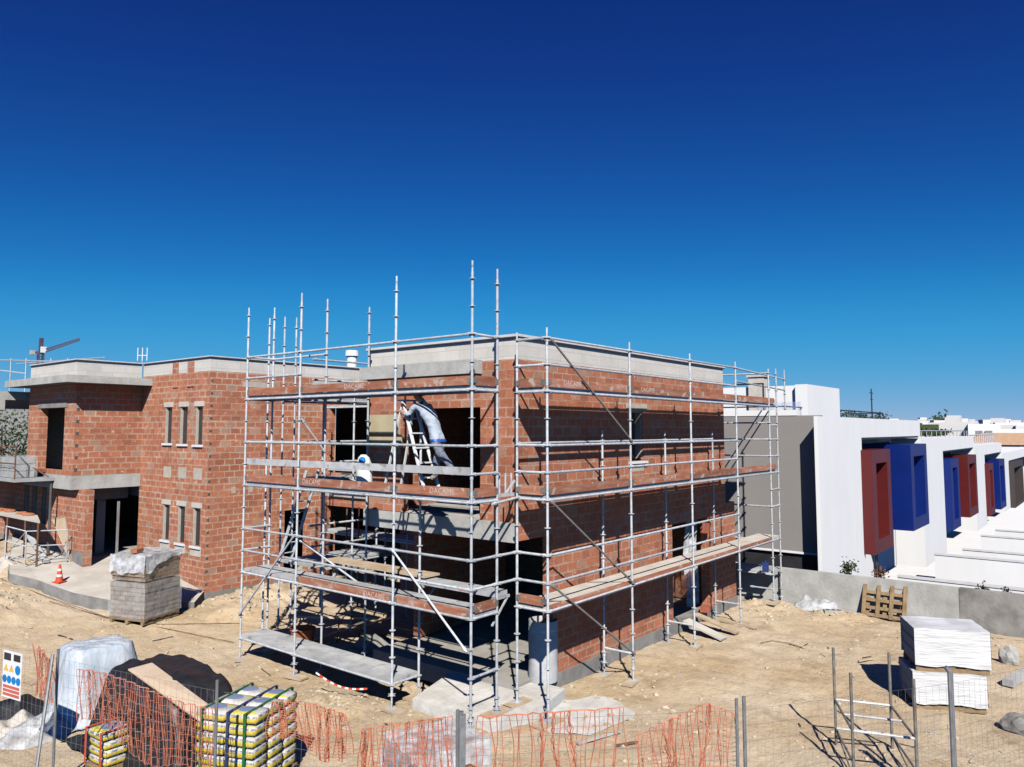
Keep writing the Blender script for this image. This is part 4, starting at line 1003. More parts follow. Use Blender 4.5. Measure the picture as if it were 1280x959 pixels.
def net(name_label, i, s0, s1, top, bot, ns, nh, seed, jitter=.02, off=.05, r=.0045):
    r *= .72
    # strands of plastic barrier mesh hung on panel i; top(t), bot(t) heights
    k = MB(); rnd = random.Random(seed)
    ph = [rnd.uniform(0, 6) for _ in range(ns+1)]; lat = [rnd.uniform(-1, 1)*jitter for _ in range(ns+1)]
    P_ = lambda q, v: fpt(i, s0+(s1-s0)*q/ns+lat[q]*v+.006*math.sin(ph[q]+5*v), top(q/ns)+(bot(q/ns)-top(q/ns))*v, off+.03*math.sin(ph[q]*2+3*v)+.06*v)
    m = 7
    for q in range(ns+1):
        k.path([P_(q, v/m) for v in range(m+1)], r*rnd.uniform(.7, 1.3), 4)
    for v in range(nh+1):
        vv_ = v/nh
        for q in range(ns): k.tube(P_(q, vv_), P_(q+1, vv_), r*(1.5 if v == 0 else .6), 4)
    # gathered folds where the slack has bunched
    for b_ in range(3):
        q0 = rnd.randint(1, ns-2); 
        for e in range(5): k.path([P_(q0, v/m)+Vector((rnd.gauss(0, .022), rnd.gauss(0, .022), 0)) for v in range(m+1)], r*.8, 4)
    o = k.obj('safety_net', M['net'], loc=fpt(i, s0, top(0))); tag(o, name_label, 'safety net', 'orange nets hung on the wire fence'); return o
net('orange plastic net hanging over the front of the black tarpaulin heap', 1, .1, .95, lambda t: 1.74-.12*t+.05*math.sin(6*t), lambda t: 1.0-.42*t+.13*math.sin(9*t), 72, 8, 1, .012, r=.006)
net('short bunched orange net hanging between the safety sign and the leaning tube', 0, .78, .94, lambda t: 1.98-.3*t, lambda t: 1.2-.1*t, 17, 16, 2, .012, r=.006)
net('orange net drooping across the right side of the strapped cement sacks', 2, .22, .55, lambda t: 1.84-.12*abs(t-.4), lambda t: 1.3-.1*t+.1*math.sin(7*t), 36, 15, 3, .03, r=.0065)
net('orange net bunched over the film-wrapped brick pallet by the centre post', 2, .6, .96, lambda t: 1.6+.3*t, lambda t: .9-.1*t, 40, 15, 4, .03, r=.007)
net('orange net hung from a level top edge just right of the centre post', 3, .06, .58, lambda t: 1.9+.03*t, lambda t: 1.15, 24, 4, 5, .02, r=.0075)
net('orange net pulled up to a single peak before the twin tubes', 3, .62, .98, lambda t: 1.6+.34*(1-abs(t-.72)/.72), lambda t: 1.05, 32, 13, 6, .03, r=.0065)

# safety sign
pa, pb = fpt(0, .62, 0), fpt(0, .84, 0)
SX = (pb-pa).normalized(); SX = SX; cS = fpt(0, .66, 1.46, -.03); SS = .84; SU = Vector((0, 0, 1)); SN = SX.cross(SU)
if SN.dot(Vector((0, 0, 0))-Vector((cS.x, cS.y, 0))) < 0: SX = -SX; SN = -SN
sg = thing('safety_sign', 'white safety sign with blue and yellow pictograms and red bars on the wire fence', 'sign', cS)
def sq(u0, u1, v0, v1, h, mat, nm):
    k = MB(); c = [cS+SX*a*SS+SU*b*SS for a, b in ((u0, v0), (u1, v0), (u1, v1), (u0, v1))]; k.hexa([p for p in c]+[p+SN*h for p in c]); return k.obj(nm, mat, sg)
sq(-.31, .31, -.42, .42, .008, M['whiteplastic'], 'board'); sq(-.28, -.05, .25, .38, .011, M['black'], 'heading_mark'); sq(.04, .26, .26, .38, .011, M['black'], 'heading_mark')
def disc(u_, v_, r_, mat, nm, n=18, a0=0.):
    k = MB(); c = cS+(SX*u_+SU*v_)*SS; r_ *= SS; pts_ = [c+SX*math.cos(a0+2*math.pi*t/n)*r_+SU*math.sin(a0+2*math.pi*t/n)*r_ for t in range(n)]; k.face([p+SN*.012 for p in pts_]); k.face([p+SN*.009 for p in pts_]); return k.obj(nm, mat, sg)
for u_ in (-.2, -.02): disc(u_, .1, .085, M['signyellow'], 'warning_triangle', 3, math.pi/2)
disc(.19, .11, .085, M['signblue'], 'mandatory_disc')
for u_ in (-.23, -.08, .07, .22): disc(u_, -.09, .07, M['signblue'], 'mandatory_disc')
for v_ in (-.22, -.29, -.36): sq(-.27, .27, v_-.025, v_+.025, .011, M['signred'], 'red_bar')

# grey cabinet at the left edge
k = thing('site_cabinet', 'grey metal site cabinet half cut by the left edge behind the safety sign', 'cabinet', (5.1, 17.2, 0)); p = onz(8, 800, 1.25); cb = MB(); cb.obox((p.x-.1, p.y+.2, .62), .6, .7, 1.24, .2); cb.obj('body', M['post'], k)
cb = MB(); cb.obox((p.x-.13, p.y+.17, 1.26), .66, .76, .03, .2); cb.obj('lid', M['concrete'], k); cb = MB(); cb.obox((p.x-.4, p.y+.15, .62), .015, .5, 1.0, .2); cb.obj('door', M['cap_dark'], k); k.location = (0, 0, 0)

# crumpled film and sacks left on the ground by the fence
def scrap(name, label, cat, c, rx_, ry_, h, mat, seed, rz=0.):
    k = MB(); n = 14
    def f(i, j):
        r_ = i/n; t = 2*math.pi*j/18; x, y = rx_*r_*math.cos(t), ry_*r_*math.sin(t); x, y = x*math.cos(rz)-y*math.sin(rz), x*math.sin(rz)+y*math.cos(rz)
        q = 1+.25*noise.noise((math.cos(t)*1.5+seed, math.sin(t)*1.5, seed)); x *= q; y *= q
        z = h*(1-r_**2.2)*(.65+.5*noise.noise((x*5+seed, y*5, seed)))+.03*(1-r_)+.006
        return Vector((c[0]+x, c[1]+y, gz(c[0]+x, c[1]+y)+max(.006, z)))
    for i in range(n):
        for j in range(18):
            k.face([f(i, j), f(i+1, j), f(i+1, j+1), f(i, j+1)] if i else [f(0, 0), f(1, j), f(1, j+1)])
    return tag(k.obj(name, mat, loc=(c[0], c[1], gz(c[0], c[1])), smooth=True), label, cat)
scrap('crumpled_film', 'crumpled clear plastic film lying against the foot of the concrete wall', 'plastic film', onz(1020, 762), .75, .38, .45, M['clear2'], 1, 1.4)
scrap('crumpled_film', 'torn pale film spread on the sand under the safety sign', 'plastic film', onz(55, 915), .9, .5, .3, M['clear2'], 4, .4)
scrap('torn_sacks', 'grey torn paper sacks lying on the ground left of the leaning tube', 'sacks', onz(20, 915), .5, .35, .3, M['concrete_pale'], 6)
scrap('black_sheet', 'black plastic sheet crumpled below the grey site cabinet', 'plastic sheet', onz(25, 900), .6, .55, .5, M['tarp'], 9)
scrap('rubble_heap', 'low heap of white rubble and mortar in the open porch beside the scaffold foot', 'rubble', (11.0, 9.6), .35, .3, .12, M['concrete_pale'], 12)
scrap('grey_bag', 'grey dusty sack slumped on the porch floor behind the low scaffold deck', 'sack', onz(465, 805, .1), .7, .4, .35, M['concrete_wet'], 15)

# hollow blocks by the wall, loose boards and bits on the sand
hb = thing('hollow_block', 'grey hollow concrete block lying in front of the crumpled film by the wall', 'block', onz(1042, 772)); p = onz(1042, 772); k = MB()
k.obox((p.x, p.y, .11), .2, .5, .2, .5); k.obj('body', M['concrete'], hb); k = MB()
for t in (-.15, 0, .15):
    for s_ in (-.04, .04): k.obox((p.x-math.sin(.5)*t+math.cos(.5)*s_, p.y+math.cos(.5)*t+math.sin(.5)*s_, .2105), .05, .1, .006, .5)
k.obj('cell', M['black'], hb)
def plank(label, p, q, w_, h_, mat, z0=.03, z1=.03, name='plank', cat='plank'):
    k = MB(); a = Vector((p.x, p.y, gz(p.x, p.y)+z0+h_/2)); b = Vector((q.x, q.y, gz(q.x, q.y)+z1+h_/2)); k.bar(a, b, w_, h_); return tag(k.obj(name, M[mat], loc=p), label, cat)
plank('pale board lying on the sand along the foot of the concrete wall at the right', onz(1228, 795), onz(1290, 802), .14, .04, 'wood')
plank('short grey beam on the sand at the right edge, right of the upper wrapped pallet', onz(1260, 862), onz(1290, 842), .2, .14, 'concrete')
plank('thin pale lath on the sand left of the white wrapped pallets', onz(1073, 829), onz(1093, 828), .05, .03, 'wood')
plank('short pale lath on the open sand before the leaning timber pallets', onz(988, 806), onz(1005, 811), .07, .04, 'ply')
plank('grey lath lying by the net with its single peak', onz(722, 932), onz(775, 918), .05, .03, 'concrete')
plank('thin dark stick on the sand before the twin fence tubes', onz(770, 935), onz(797, 931), .03, .03, 'rust')
k = MB(); p = onz(1262, 830); rock(k, (p.x, p.y, .16), .2, (.5, 1, 1.3), 3); tag(k.obj('stub_stone', M['concrete'], loc=p), 'upright pale stone stub casting a shadow right of the wrapped pallets', 'stone')
k = MB(); p = onz(1276, 915); rock(k, (p.x, p.y, .1), .24, (1, 1.2, .8), 7); tag(k.obj('rubble_block', M['concrete_wet'], loc=p), 'dark rubble block at the right edge of the sand', 'block')
plank('wide grey ramp board leading up to the side doorway of the villa', onz(905, 800), Vector((18.6, 9.1, 0)), .34, .04, 'concrete_pale', .03, .3, 'ramp_board', 'board')
plank('narrower weathered ramp board beside the wide one at the side doorway', onz(922, 795), Vector((19.3, 9.15, 0)), .22, .05, 'wood', .03, .3, 'ramp_board', 'board')
plank('loose board lying under the second scaffold foot by the side doorway', onz(897, 776), onz(945, 786), .2, .04, 'wood')
plank('board resting over the brick plinth behind the grey drum', onz(698, 835), onz(722, 822), .25, .05, 'ply', .3, .3)

# hanging film and red bag in the side doorway
k = MB(); n = 12
for i in range(n):
    for j in range(10):
        f = lambda a, b: Vector((19.75+.06*a+.05*math.sin(b*.8), 9.62+.07*math.sin(a*1.6+b*.3), .35+b*.24))
        k.face([f(i, j), f(i+1, j), f(i+1, j+1), f(i, j+1)])
tag(k.obj('hanging_film', M['clear2'], loc=(19.9, 9.6, .35), smooth=True), 'milky plastic film hanging in the side doorway of the villa', 'plastic film')
k = MB(); k.obox((20.15, 9.2, 2.52), .34, .06, .28, .0, ry=.1); tag(k.obj('red_tarp', M['cloth_red'], loc=(20.1, 9.2, 2.4)), 'bright orange-red cloth hooked at the top of the side doorway', 'cloth')
k = MB(); k.obox((19.7, 9.05, .42), .35, .25, .14, .3); tag(k.obj('red_bag', M['cloth_red'], loc=(19.7, 9.05, .35)), 'orange-red rag on the sill of the side doorway', 'rag')

# grey drum with torn rim
p = onz(679, 849, .21); dr = thing('drum', 'tall grey drum with a ragged white rim standing in the open porch', 'drum', (p.x, p.y, .2)); k = MB(); n = 24
for j in range(6):
    for t in range(n):
        f = lambda t, j: Vector((p.x+math.cos(2*math.pi*t/n)*(.3+.006*math.sin(j*2)), p.y+math.sin(2*math.pi*t/n)*(.3+.006*math.sin(j*2)), .2+.2*j))
        k.face([f(t, j), f(t+1, j), f(t+1, j+1), f(t, j+1)])
k.obj('body', M['drum'], dr, smooth=True); k = MB()
for t in range(n):
    h = lambda t: .03+.09*abs(noise.noise((t % n*.9, 2, 2)))+.05*(t % 3 == 0)
    f = lambda t, z, r_: Vector((p.x+math.cos(2*math.pi*t/n)*r_, p.y+math.sin(2*math.pi*t/n)*r_, 1.2+z))
    k.face([f(t, 0, .302), f(t+1, 0, .302), f(t+1, h(t+1), .29), f(t, h(t), .29)])
k.obj('rim', M['whiteplastic'], dr); k = MB(); k.tube((p.x, p.y, .9), (p.x, p.y, .92), .28, 20); k.obj('fill', M['plinth'], dr)

# timber pallets leaning on the wall
def leaning(p, q, label, dx_):
    t = thing('timber_pallet', label, 'pallet', p, 'timber pallets leaning on the concrete wall')
    W_ = (q-p).length; d = (q-p).normalized(); up = Vector((.42, 0, 1)).normalized(); nn = d.cross(up).normalized()
    if nn.x > 0: nn = -nn
    H_ = .95; A = lambda s, v, o_: p+d*W_*s+up*H_*v+nn*o_+Vector((dx_, 0, .02))
    for s in (.03, .36, .67, .97):
        k = MB(); k.bar(A(s, 0, .1), A(s, 1, .1), .1, .022, up=tuple(nn)); k.obj('board', M['pallet'], t)
    for v in (.06, .27, .5, .72, .94):
        k = MB(); k.bar(A(0, v, .05), A(1, v, .05), .09, .07, up=tuple(nn)); k.obj('bearer', M['pallet'], t)
    k = MB()
    for s in (.1, .5, .9): k.bar(A(s, 0, .0), A(s, 1, .0), .1, .02, up=tuple(nn))
    k.obj('back_boards', M['pallet'], t)
leaning(onz(1080, 770), onz(1134, 778), 'front timber pallet leaning against the concrete wall', -.12)
p, q = onz(1075, 767), onz(1130, 775); leaning(p+Vector((.12, 0, 0)), q+Vector((.12, 0, 0)), 'rear timber pallet mostly hidden behind another, leaning against the wall', -.02)

# steel trestle in the right foreground
ts = thing('steel_trestle', 'rusty tube trestle with four uprights standing on the sand before the twin tubes', 'trestle', (13.2, 3.3, 0))
TP = [Vector((13.71, 4.0, 0)), Vector((12.48, 3.4, 0)), onz(1111, 816, 1.57), onz(1142, 851, 1.55)]
for i in (2, 3): TP[i].z = 0
up_ = Vector((0, 0, 1))
for p in TP: k = MB(); k.tube(p, p+up_*1.57, .024, 8); k.obj('upright', M['steel_dark'], ts)
def tb(a, b, r_=.02, nm='rail'): k = MB(); k.tube(a, b, r_, 8); k.obj(nm, M['steel_dark'] if nm != 'rail' else M['deck'], ts)
zA, zB = .72, .25
for (a, b) in ((0, 2), (1, 3)):
    tb(TP[a]+up_*zA, TP[b]+up_*zA); tb(TP[a]+up_*zB*(1 if a == 0 else .6), TP[b]+up_*zB*(1 if a == 0 else .6))
tb(TP[0].lerp(TP[1], .5)+up_*zA, TP[2].lerp(TP[3], .5)+up_*zA)
for (a, b) in ((0, 1), (2, 3)):
    tb(TP[a]+up_*zA, TP[b]+up_*zA, .02, 'cross_bar'); tb(TP[a]+up_*zB, TP[b]+up_*zB, .018, 'cross_bar')
    tb(TP[a]+up_*zB, TP[b]+up_*.02, .014, 'strut')

# formwork boards and trestles deep in the bay, orange tub
ft = thing('board_stack', 'pale boards stacked on low trestles in the shaded bay behind the scaffold', 'board stack', (13.5, 15.4, 0))
a, b = onz(362, 770, .7), onz(432, 768, .7)
for i in range(4):
    k = MB(); o_ = Vector((.24*i, .1*i, 0)); k.bar(a+o_, b+o_+Vector((.3, -.9, 0)), .2, .05); k.obj('board', M['wood'], ft)
for e in (a.lerp(b, .15), a.lerp(b, .85)):
    for s_ in (0, .7): k = MB(); k.tube((e.x+s_, e.y, 0), (e.x+s_, e.y-.1, .68), .02, 6); k.obj('leg', M['rust'], ft)
p = onz(378, 803, .02); tub = thing('mortar_tub', 'round orange-brown tub in the shade behind the low scaffold deck', 'tub', p); k = MB(); k.tube((p.x, p.y, .0), (p.x, p.y, .34), .24, 18, r2=.3); k.obj('body', M['terracotta'], tub); k = MB(); k.tube((p.x, p.y, .34), (p.x, p.y, .37), .32, 18); k.obj('rim', M['terracotta'], tub)
# props and tubes lying about in the bay
rnd = random.Random(5)
for i, (a, b, z0, z1) in enumerate((((392, 800), (470, 772), .1, .8), ((430, 790), (488, 772), .05, 1.0), ((455, 790), (430, 760), .05, 1.1))):
    A_, B_ = onz(*a, z0), onz(*b, z1); k = MB(); k.tube(A_, B_, .025, 6); tag(k.obj('steel_prop', M['steel_dark'], loc=A_), ('long rusty prop slanting over the tub', 'middle prop leaning in the dark bay', 'short prop leaning in the dark bay towards the boards')[i], 'prop')

for i, (px_, py_, lab) in enumerate(((432, 742, 'upright steel prop under the bay slab, left one of three'), (447, 748, 'upright steel prop under the bay slab, middle one of three'), (468, 752, 'upright steel prop under the bay slab, right one of three'))):
    c = onx(px_, py_, 14.2+.5*i); pp = thing('steel_prop', lab, 'prop', (c.x, c.y, .05)); k = MB(); k.tube((c.x, c.y, .02), (c.x, c.y, 1.7), .03, 8); k.obj('outer_tube', M['steel_dark'], pp); k = MB(); k.tube((c.x, c.y, 1.7), (c.x, c.y, 3.0), .022, 8); k.obj('inner_tube', M['rust'], pp)
# cone, warning tape, leaning plywood, prop, barriers at the left
p = onslab(74, 728); cn = thing('traffic_cone', 'orange traffic cone with white bands standing on the driveway slab', 'cone', p); k = MB(); k.obox((p.x, p.y, p.z+.015), .27, .27, .03, .4); k.obj('base', M['conred'], cn)
z0 = p.z+.03
for i, (h0, h1, m) in enumerate(((0, .14, 'conred'), (.14, .2, 'whiteplastic'), (.2, .3, 'conred'), (.3, .36, 'whiteplastic'), (.36, .48, 'conred'))):
    k = MB(); r_ = lambda h: .105-.165*h; k.tube((p.x, p.y, z0+h0), (p.x, p.y, z0+h1), r_(h0), 16, r2=r_(h1)); k.obj('cone_body' if m == 'conred' else 'white_band', M[m], cn, smooth=False)
k = MB(); c_ = [onslab(88, 703), onslab(103, 697), onx(81, 645, LX-.03), onx(65, 648, LX-.03)]; n_ = Vector((-.02, -.008, .0))
k.hexa([c_[0], c_[1], c_[2], c_[3], c_[0]+n_, c_[1]+n_, c_[2]+n_, c_[3]+n_]); tag(k.obj('plywood_board', M['ply'], loc=c_[0]), 'tall plywood board leaning against the brick wall left of the garage opening', 'plywood board')
p = onx(60, 694, 10.0); p.z = sz(p.y)-.02; pr_ = thing('steel_prop', 'dark vertical steel prop under the balcony left of the leaning plywood', 'prop', p); k = MB(); k.tube(p, (p.x, p.y, 1.9), .05, 10); k.obj('outer_tube', M['cap_dark'], pr_); k = MB(); k.tube((p.x, p.y, 1.9), (p.x, p.y, 3.6), .04, 10); k.obj('inner_tube', M['cap_dark'], pr_); k = MB(); k.box(p.x-.1, p.x+.1, p.y-.1, p.y+.1, p.z-.01, p.z+.01); k.obj('foot_plate', M['rust'], pr_)
a, b = onx(34, 666, 9.9), onslab(58, 704)+Vector((0, 0, .03)); k = MB(); k.bar(a, b, .18, .05); tag(k.obj('metal_plank', M['deck'], loc=b), 'blue-grey metal plank leaning down onto the driveway from the left', 'plank')
br = thing('tube_barrier', 'thin grey tube barrier standing at the left end of the driveway', 'barrier', onz(30, 722, .3))
pts_ = [onslab(6, 699), onslab(31, 706), onslab(83, 703)]
for a, b in ((0, 1), (1, 2)):
    for h in (.15, .55, 1.0): k = MB(); k.tube(pts_[a]+up_*h, pts_[b]+up_*h, .018, 6); k.obj('rail', M['steel'], br)
for p in pts_: k = MB(); k.tube(p, p+up_*1.02, .02, 6); k.obj('post', M['steel'], br)
k = MB(); k.tube(pts_[0]+up_*.1, pts_[1]+up_*1.0, .014, 6); k.obj('brace', M['steel'], br)
tt = thing('trestle_table', 'rough site bench of pale boards loaded with rubble by the left brick wall', 'bench', onz(20, 720, .3)); zt = onx(25, 647, 9.3).z
c_ = [onx(-6, 643, 9.3), onx(50, 652, 9.3), onx(46, 641, 10.1), onx(-6, 634, 10.1)]
for p in c_: p.z = zt
k = MB(); k.hexa([p-up_*.06 for p in c_]+c_); k.obj('top', M['concrete_pale'], tt)
for q in (.3, .7, .97):
    k = MB(); p = c_[0].lerp(c_[1], q); k.tube((p.x, p.y, .2), (p.x, p.y, zt-.06), .03, 6); k.obj('leg', M['rust'], tt)
k = MB(); rnd = random.Random(3)
for _ in range(9):
    p = c_[0].lerp(c_[1], rnd.random()).lerp(c_[3].lerp(c_[2], rnd.random()), .5); rock(k, (p.x, p.y, zt+.02), rnd.uniform(.06, .14), (1.3, 1, .6), rnd.random()*9)
k.obj('rubble', M['terracotta'], tt)['kind'] = 'stuff'
scrap('sand_heap', 'grey sand heap by the rough bench at the left edge', 'heap', (onslab(4, 700).x, onslab(4, 700).y), 1.0, .8, .35, M['concrete_pale'], 21)
scrap('sand_heap', 'pale spoil heap at the corner of the driveway slab near the cone', 'heap', (onz(38, 742, .2).x, onz(38, 742, .2).y), 1.3, .8, .3, M['dirt'], 25)
k = MB(); p = onz(93, 741, .1); k.tube(p, p+up_*.95, .012, 6); tp = tag(k.obj('marker_stake', M['conred'], loc=p), 'thin red and white stake at the edge of the driveway slab', 'stake')
k = MB(); k.tube(p+up_*.5, p+up_*.68, .016, 6).tube(p+up_*.1, p+up_*.3, .016, 6); k.obj('white_band', M['whiteplastic'], tp)
# tape by the low deck
A_, B_ = onz(395, 841, .45), onz(459, 861, .25); k = MB(); k2 = MB(); n = 14
tp_ = thing('barrier_tape', 'red and white barrier tape sagging under the low scaffold deck', 'tape', A_)
for i in range(n):
    f = lambda t: A_.lerp(B_, t)-up_*.12*math.sin(t*math.pi)
    (k if i % 2 else k2).bar(f(i/n), f((i+1)/n), .006, .035)
k.obj('red_band', M['conred'], tp_); k2.obj('white_band', M['whiteplastic'], tp_)
# blue cans by the far scaffold foot
for x_, y_, lab in ((980, 735, 'blue canister standing by the far scaffold foot against the concrete wall'), (952, 727, 'blue canister in the shade on the far low scaffold deck')):
    p = onz(982, 745, .06) if x_ == 980 else onz(957, 716, 1.06); cn_ = thing('canister', lab, 'canister', p); k = MB(); k.obox(p+up_*.16, .13, .17, .27, .2); k.obj('body', M['navy2'], cn_)
    k = MB(); k.tube(p+up_*.29, p+up_*.35, .03, 8).bar(p+up_*.33+Vector((-.06, 0, 0)), p+up_*.33+Vector((.06, 0, 0)), .02, .02); k.obj('handle', M['navy2'], cn_)
# cables over the ground
for lab, P0 in (('thin dark cable lying across the sand before the grey brick pallets', [(0, 762), (60, 772), (140, 786), (200, 789), (300, 783)]), ('second thin cable trailing over the sand, nearer the camera', [(60, 775), (130, 783), (230, 795), (292, 805)]), ('loop of wire on the open sand before the villa side door', [(950, 805), (965, 802), (985, 804), (1000, 812), (1010, 806)])):
    k = MB(); pp_ = [onz(*p) for p in P0]; k.path([Vector((p.x, p.y, gz(p.x, p.y)+.03)) for p in pp_], .008, 5); tag(k.obj('cable', M['rust'], loc=pp_[0]), lab, 'cable')

# ------------------------------------------------------------------ boundary wall, white terrace, town
bw = thing('boundary_wall', 'long grey concrete boundary wall with dark damp stains behind the site', 'wall', (23.5, 4, 0))
k = MB(); k.box(23.5, 23.75, 3.6, 16, -1.2, 1.045); k.obj('wall_section', M['concrete'], bw)
k = MB(); k.box(23.497, 23.752, -9, 3.59, -1.2, 1.05); k.obj('wall_section', M['concrete_wet'], bw)

YF = 7.5
def terrace(idx, xa, xslab, xb, ztop, boxes, label):
    """one pair of white houses: slab-like front frame, deep recess with projecting coloured window boxes"""
    t = thing('terrace_house', label, 'house', (xa, YF, -2), 'white terraced houses beyond the boundary wall'); zb = -4
    YB = YF+1.25
    k = MB(); k.box(xa+.15, xb, YB+.002, YF+11, zb, ztop-.35)
    k.obj('body', M['white'], t)
    k = MB(); k.box(xa if idx else ony(1020, 620, YF+.12).x, xslab, YF, YB if idx else YF+.12, zb, ztop)
    if not idx: k.box(xa+.1, xslab, YF+.121, YB, zb, ztop-.02)
    k.obj('front_slab', M['white'], t)
    k = MB(); k.box(xslab+.002, xb-.004, YF, YB, ztop-.72, ztop-.003); k.obj('fascia', M['white'], t)
    k = MB(); k.box(xa+.05, xb-.01, YB+.004, YF+11, ztop-.348, ztop-.02); k.obj('roof_edge', M['white'], t)
    k = MB(); k.box(xslab+.01, xb-.4, YF+.02, YB+.0, ztop-.8, ztop-.722); k.obj('soffit', M['black'], t)  # dark panel: shade of the recess top put into its colour
    k = MB(); k.box(xslab+.6, xb-.8, YB-.03, YB-.001, ztop-4.9, ztop-1.0); rw = k.obj('recess_window', M['glass'], t)
    for q in range(5):
        k = MB(); xx = xslab+.6+(xb-xslab-1.4)*q/4; k.box(xx-.05, xx+.05, YB-.06, YB-.031, ztop-4.9, ztop-1.0); k.obj('frame_bar', M['black'], rw)
    for (pb, pf, pr_, yt, yb_, m, inner) in boxes:
        xb0 = ony(pb, (yt+yb_)/2, YF).x; A = onx(pf, (yt+yb_)/2, xb0); yf = A.y; x1 = ony(pr_, (yt+yb_)/2, yf).x
        z1 = onx(pf, yt, xb0).z; z0 = onx(pf, yb_, xb0).z
        e = min(.55, (x1-xb0)*.25)
        k = MB(); k.box(xb0, xb0+e, yf, YB, z0, z1).box(x1-e, x1, yf, YB, z0, z1).box(xb0+e, x1-e, yf, YB, z1-e*.9, z1).box(xb0+e, x1-e, yf, YB, z0, z0+e*.9)
        fr = k.obj('window_box', M[m], t)
        k = MB(); k.box(xb0+e, x1-e, yf+.75, yf+.8, z0+e, z1-e); k.obj('pane', M[inner], fr)
        k = MB(); k.bar(((xb0+x1)/2, yf+.71, z0+e), ((xb0+x1)/2, yf+.71, z1-e), .07, .07); k.bar((xb0+e, yf+.71, z0+e+1), (x1-e, yf+.71, z0+e+1), .05, .05); k.obj('glazing_bar', M['black'], fr)
    return t
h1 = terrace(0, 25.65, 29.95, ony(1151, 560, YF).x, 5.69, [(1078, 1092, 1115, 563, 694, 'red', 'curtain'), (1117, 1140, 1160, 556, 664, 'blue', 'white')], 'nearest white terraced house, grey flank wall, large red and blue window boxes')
x2 = ony(1151, 560, YF).x+.05; x2s = ony(1180, 600, YF).x; x2b = ony(1219, 600, YF).x
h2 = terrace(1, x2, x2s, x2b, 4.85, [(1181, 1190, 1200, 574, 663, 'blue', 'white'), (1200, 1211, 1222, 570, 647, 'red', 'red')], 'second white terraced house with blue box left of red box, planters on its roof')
x3 = x2b+.05; x3s = ony(1232, 600, YF).x; x3b = ony(1254, 600, YF).x
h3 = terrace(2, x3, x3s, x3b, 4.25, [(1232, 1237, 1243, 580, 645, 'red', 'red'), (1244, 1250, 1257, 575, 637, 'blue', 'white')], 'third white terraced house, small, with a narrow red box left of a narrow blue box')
x4 = x3b+.05; x4s = ony(1262, 600, YF).x; x4b = x4s+30
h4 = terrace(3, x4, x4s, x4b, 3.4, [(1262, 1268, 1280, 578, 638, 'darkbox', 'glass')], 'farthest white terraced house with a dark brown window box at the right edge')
# flank, reveal, terrace rail, penthouse and planters of the nearest house
FX = 25.65; zg = onx(985, 519.6, FX).z; zt_ = onx(985, 512.5, FX).z; zs = onx(985, 688, FX).z
k = MB(); k.box(FX, FX+.148, YF+.125, YF+12, zs, zg); k.obj('flank', M['greywall'], h1)
k = MB(); k.box(FX+.06, FX+.148, YF+.125, YF+12, -3, zs-.07); k.obj('flank_base', M['black'], h1)
k = MB(); k.box(FX-.05, FX+.148, YF+.3, YF+12, zs-.07, zs-.002); k.obj('string_course', M['whiteplastic'], h1)
k = MB(); k.box(FX-.02, FX+.3, YF+.9, YF+12, zg+.002, zt_); k.obj('roof_edge', M['white'], h1)
pz = MB(); a = onx(1035, 486.5, 32); b = onx(905, 480, 28); c = onx(1009, 481, 28)
pz.box(28, 32, a.y, c.y, 5.3, a.z).box(28.2, 32, c.y+.002, b.y+8, 5.3, c.z); k = pz.obj('penthouse', M['white'], h1)
vt = MB(); c = onx(945, 478, 28); vt.box(28, 28.6, c.y-.3, c.y+.3, 5.5, c.z+.2).box(27.95, 28.65, c.y-.36, c.y+.36, c.z+.2, c.z+.28); vt.obj('chimney', M['concrete_pale'], h1)
rl = MB(); zr = 6.06
for (p, q) in (((26.2, 9), (26.2, 18)), ((26.2, 9), (40, 9)), ((40, 9), (40, 17))):
    p, q = Vector((*p, 0)), Vector((*q, 0))
    rl.tube((p.x, p.y, zr), (q.x, q.y, zr), .025, 6); n = max(2, int((q-p).length/1.9))
    for i in range(n+1): c = p.lerp(q, i/n); rl.tube((c.x, c.y, 5.3), (c.x, c.y, zr), .02, 6)
rl.obj('roof_rail', M['black'], h1)
rl = MB()
for i in range(2): a_ = (26.4, 9.8+3.4*i, 5.3); rl.tube(a_, (26.4, 9.8+3.4*i, 6.9), .03, 6)
rl.tube((26.4, 9.8, 6.88), (26.4, 15, 6.88), .03, 6); rl.obj('pergola_frame', M['black'], h1)
rl = MB(); c = ony(1090, 515, 9.2); rl.tube((c.x, c.y, 5.3), (c.x, c.y, onx(1090, 486, c.x).z), .03, 6).tube((c.x-.3, c.y, 7.0), (c.x+.3, c.y, 7.0), .02, 5).tube((c.x-.2, c.y, 6.7), (c.x+.2, c.y, 6.7), .02, 5); rl.obj('aerial', M['black'], h1)

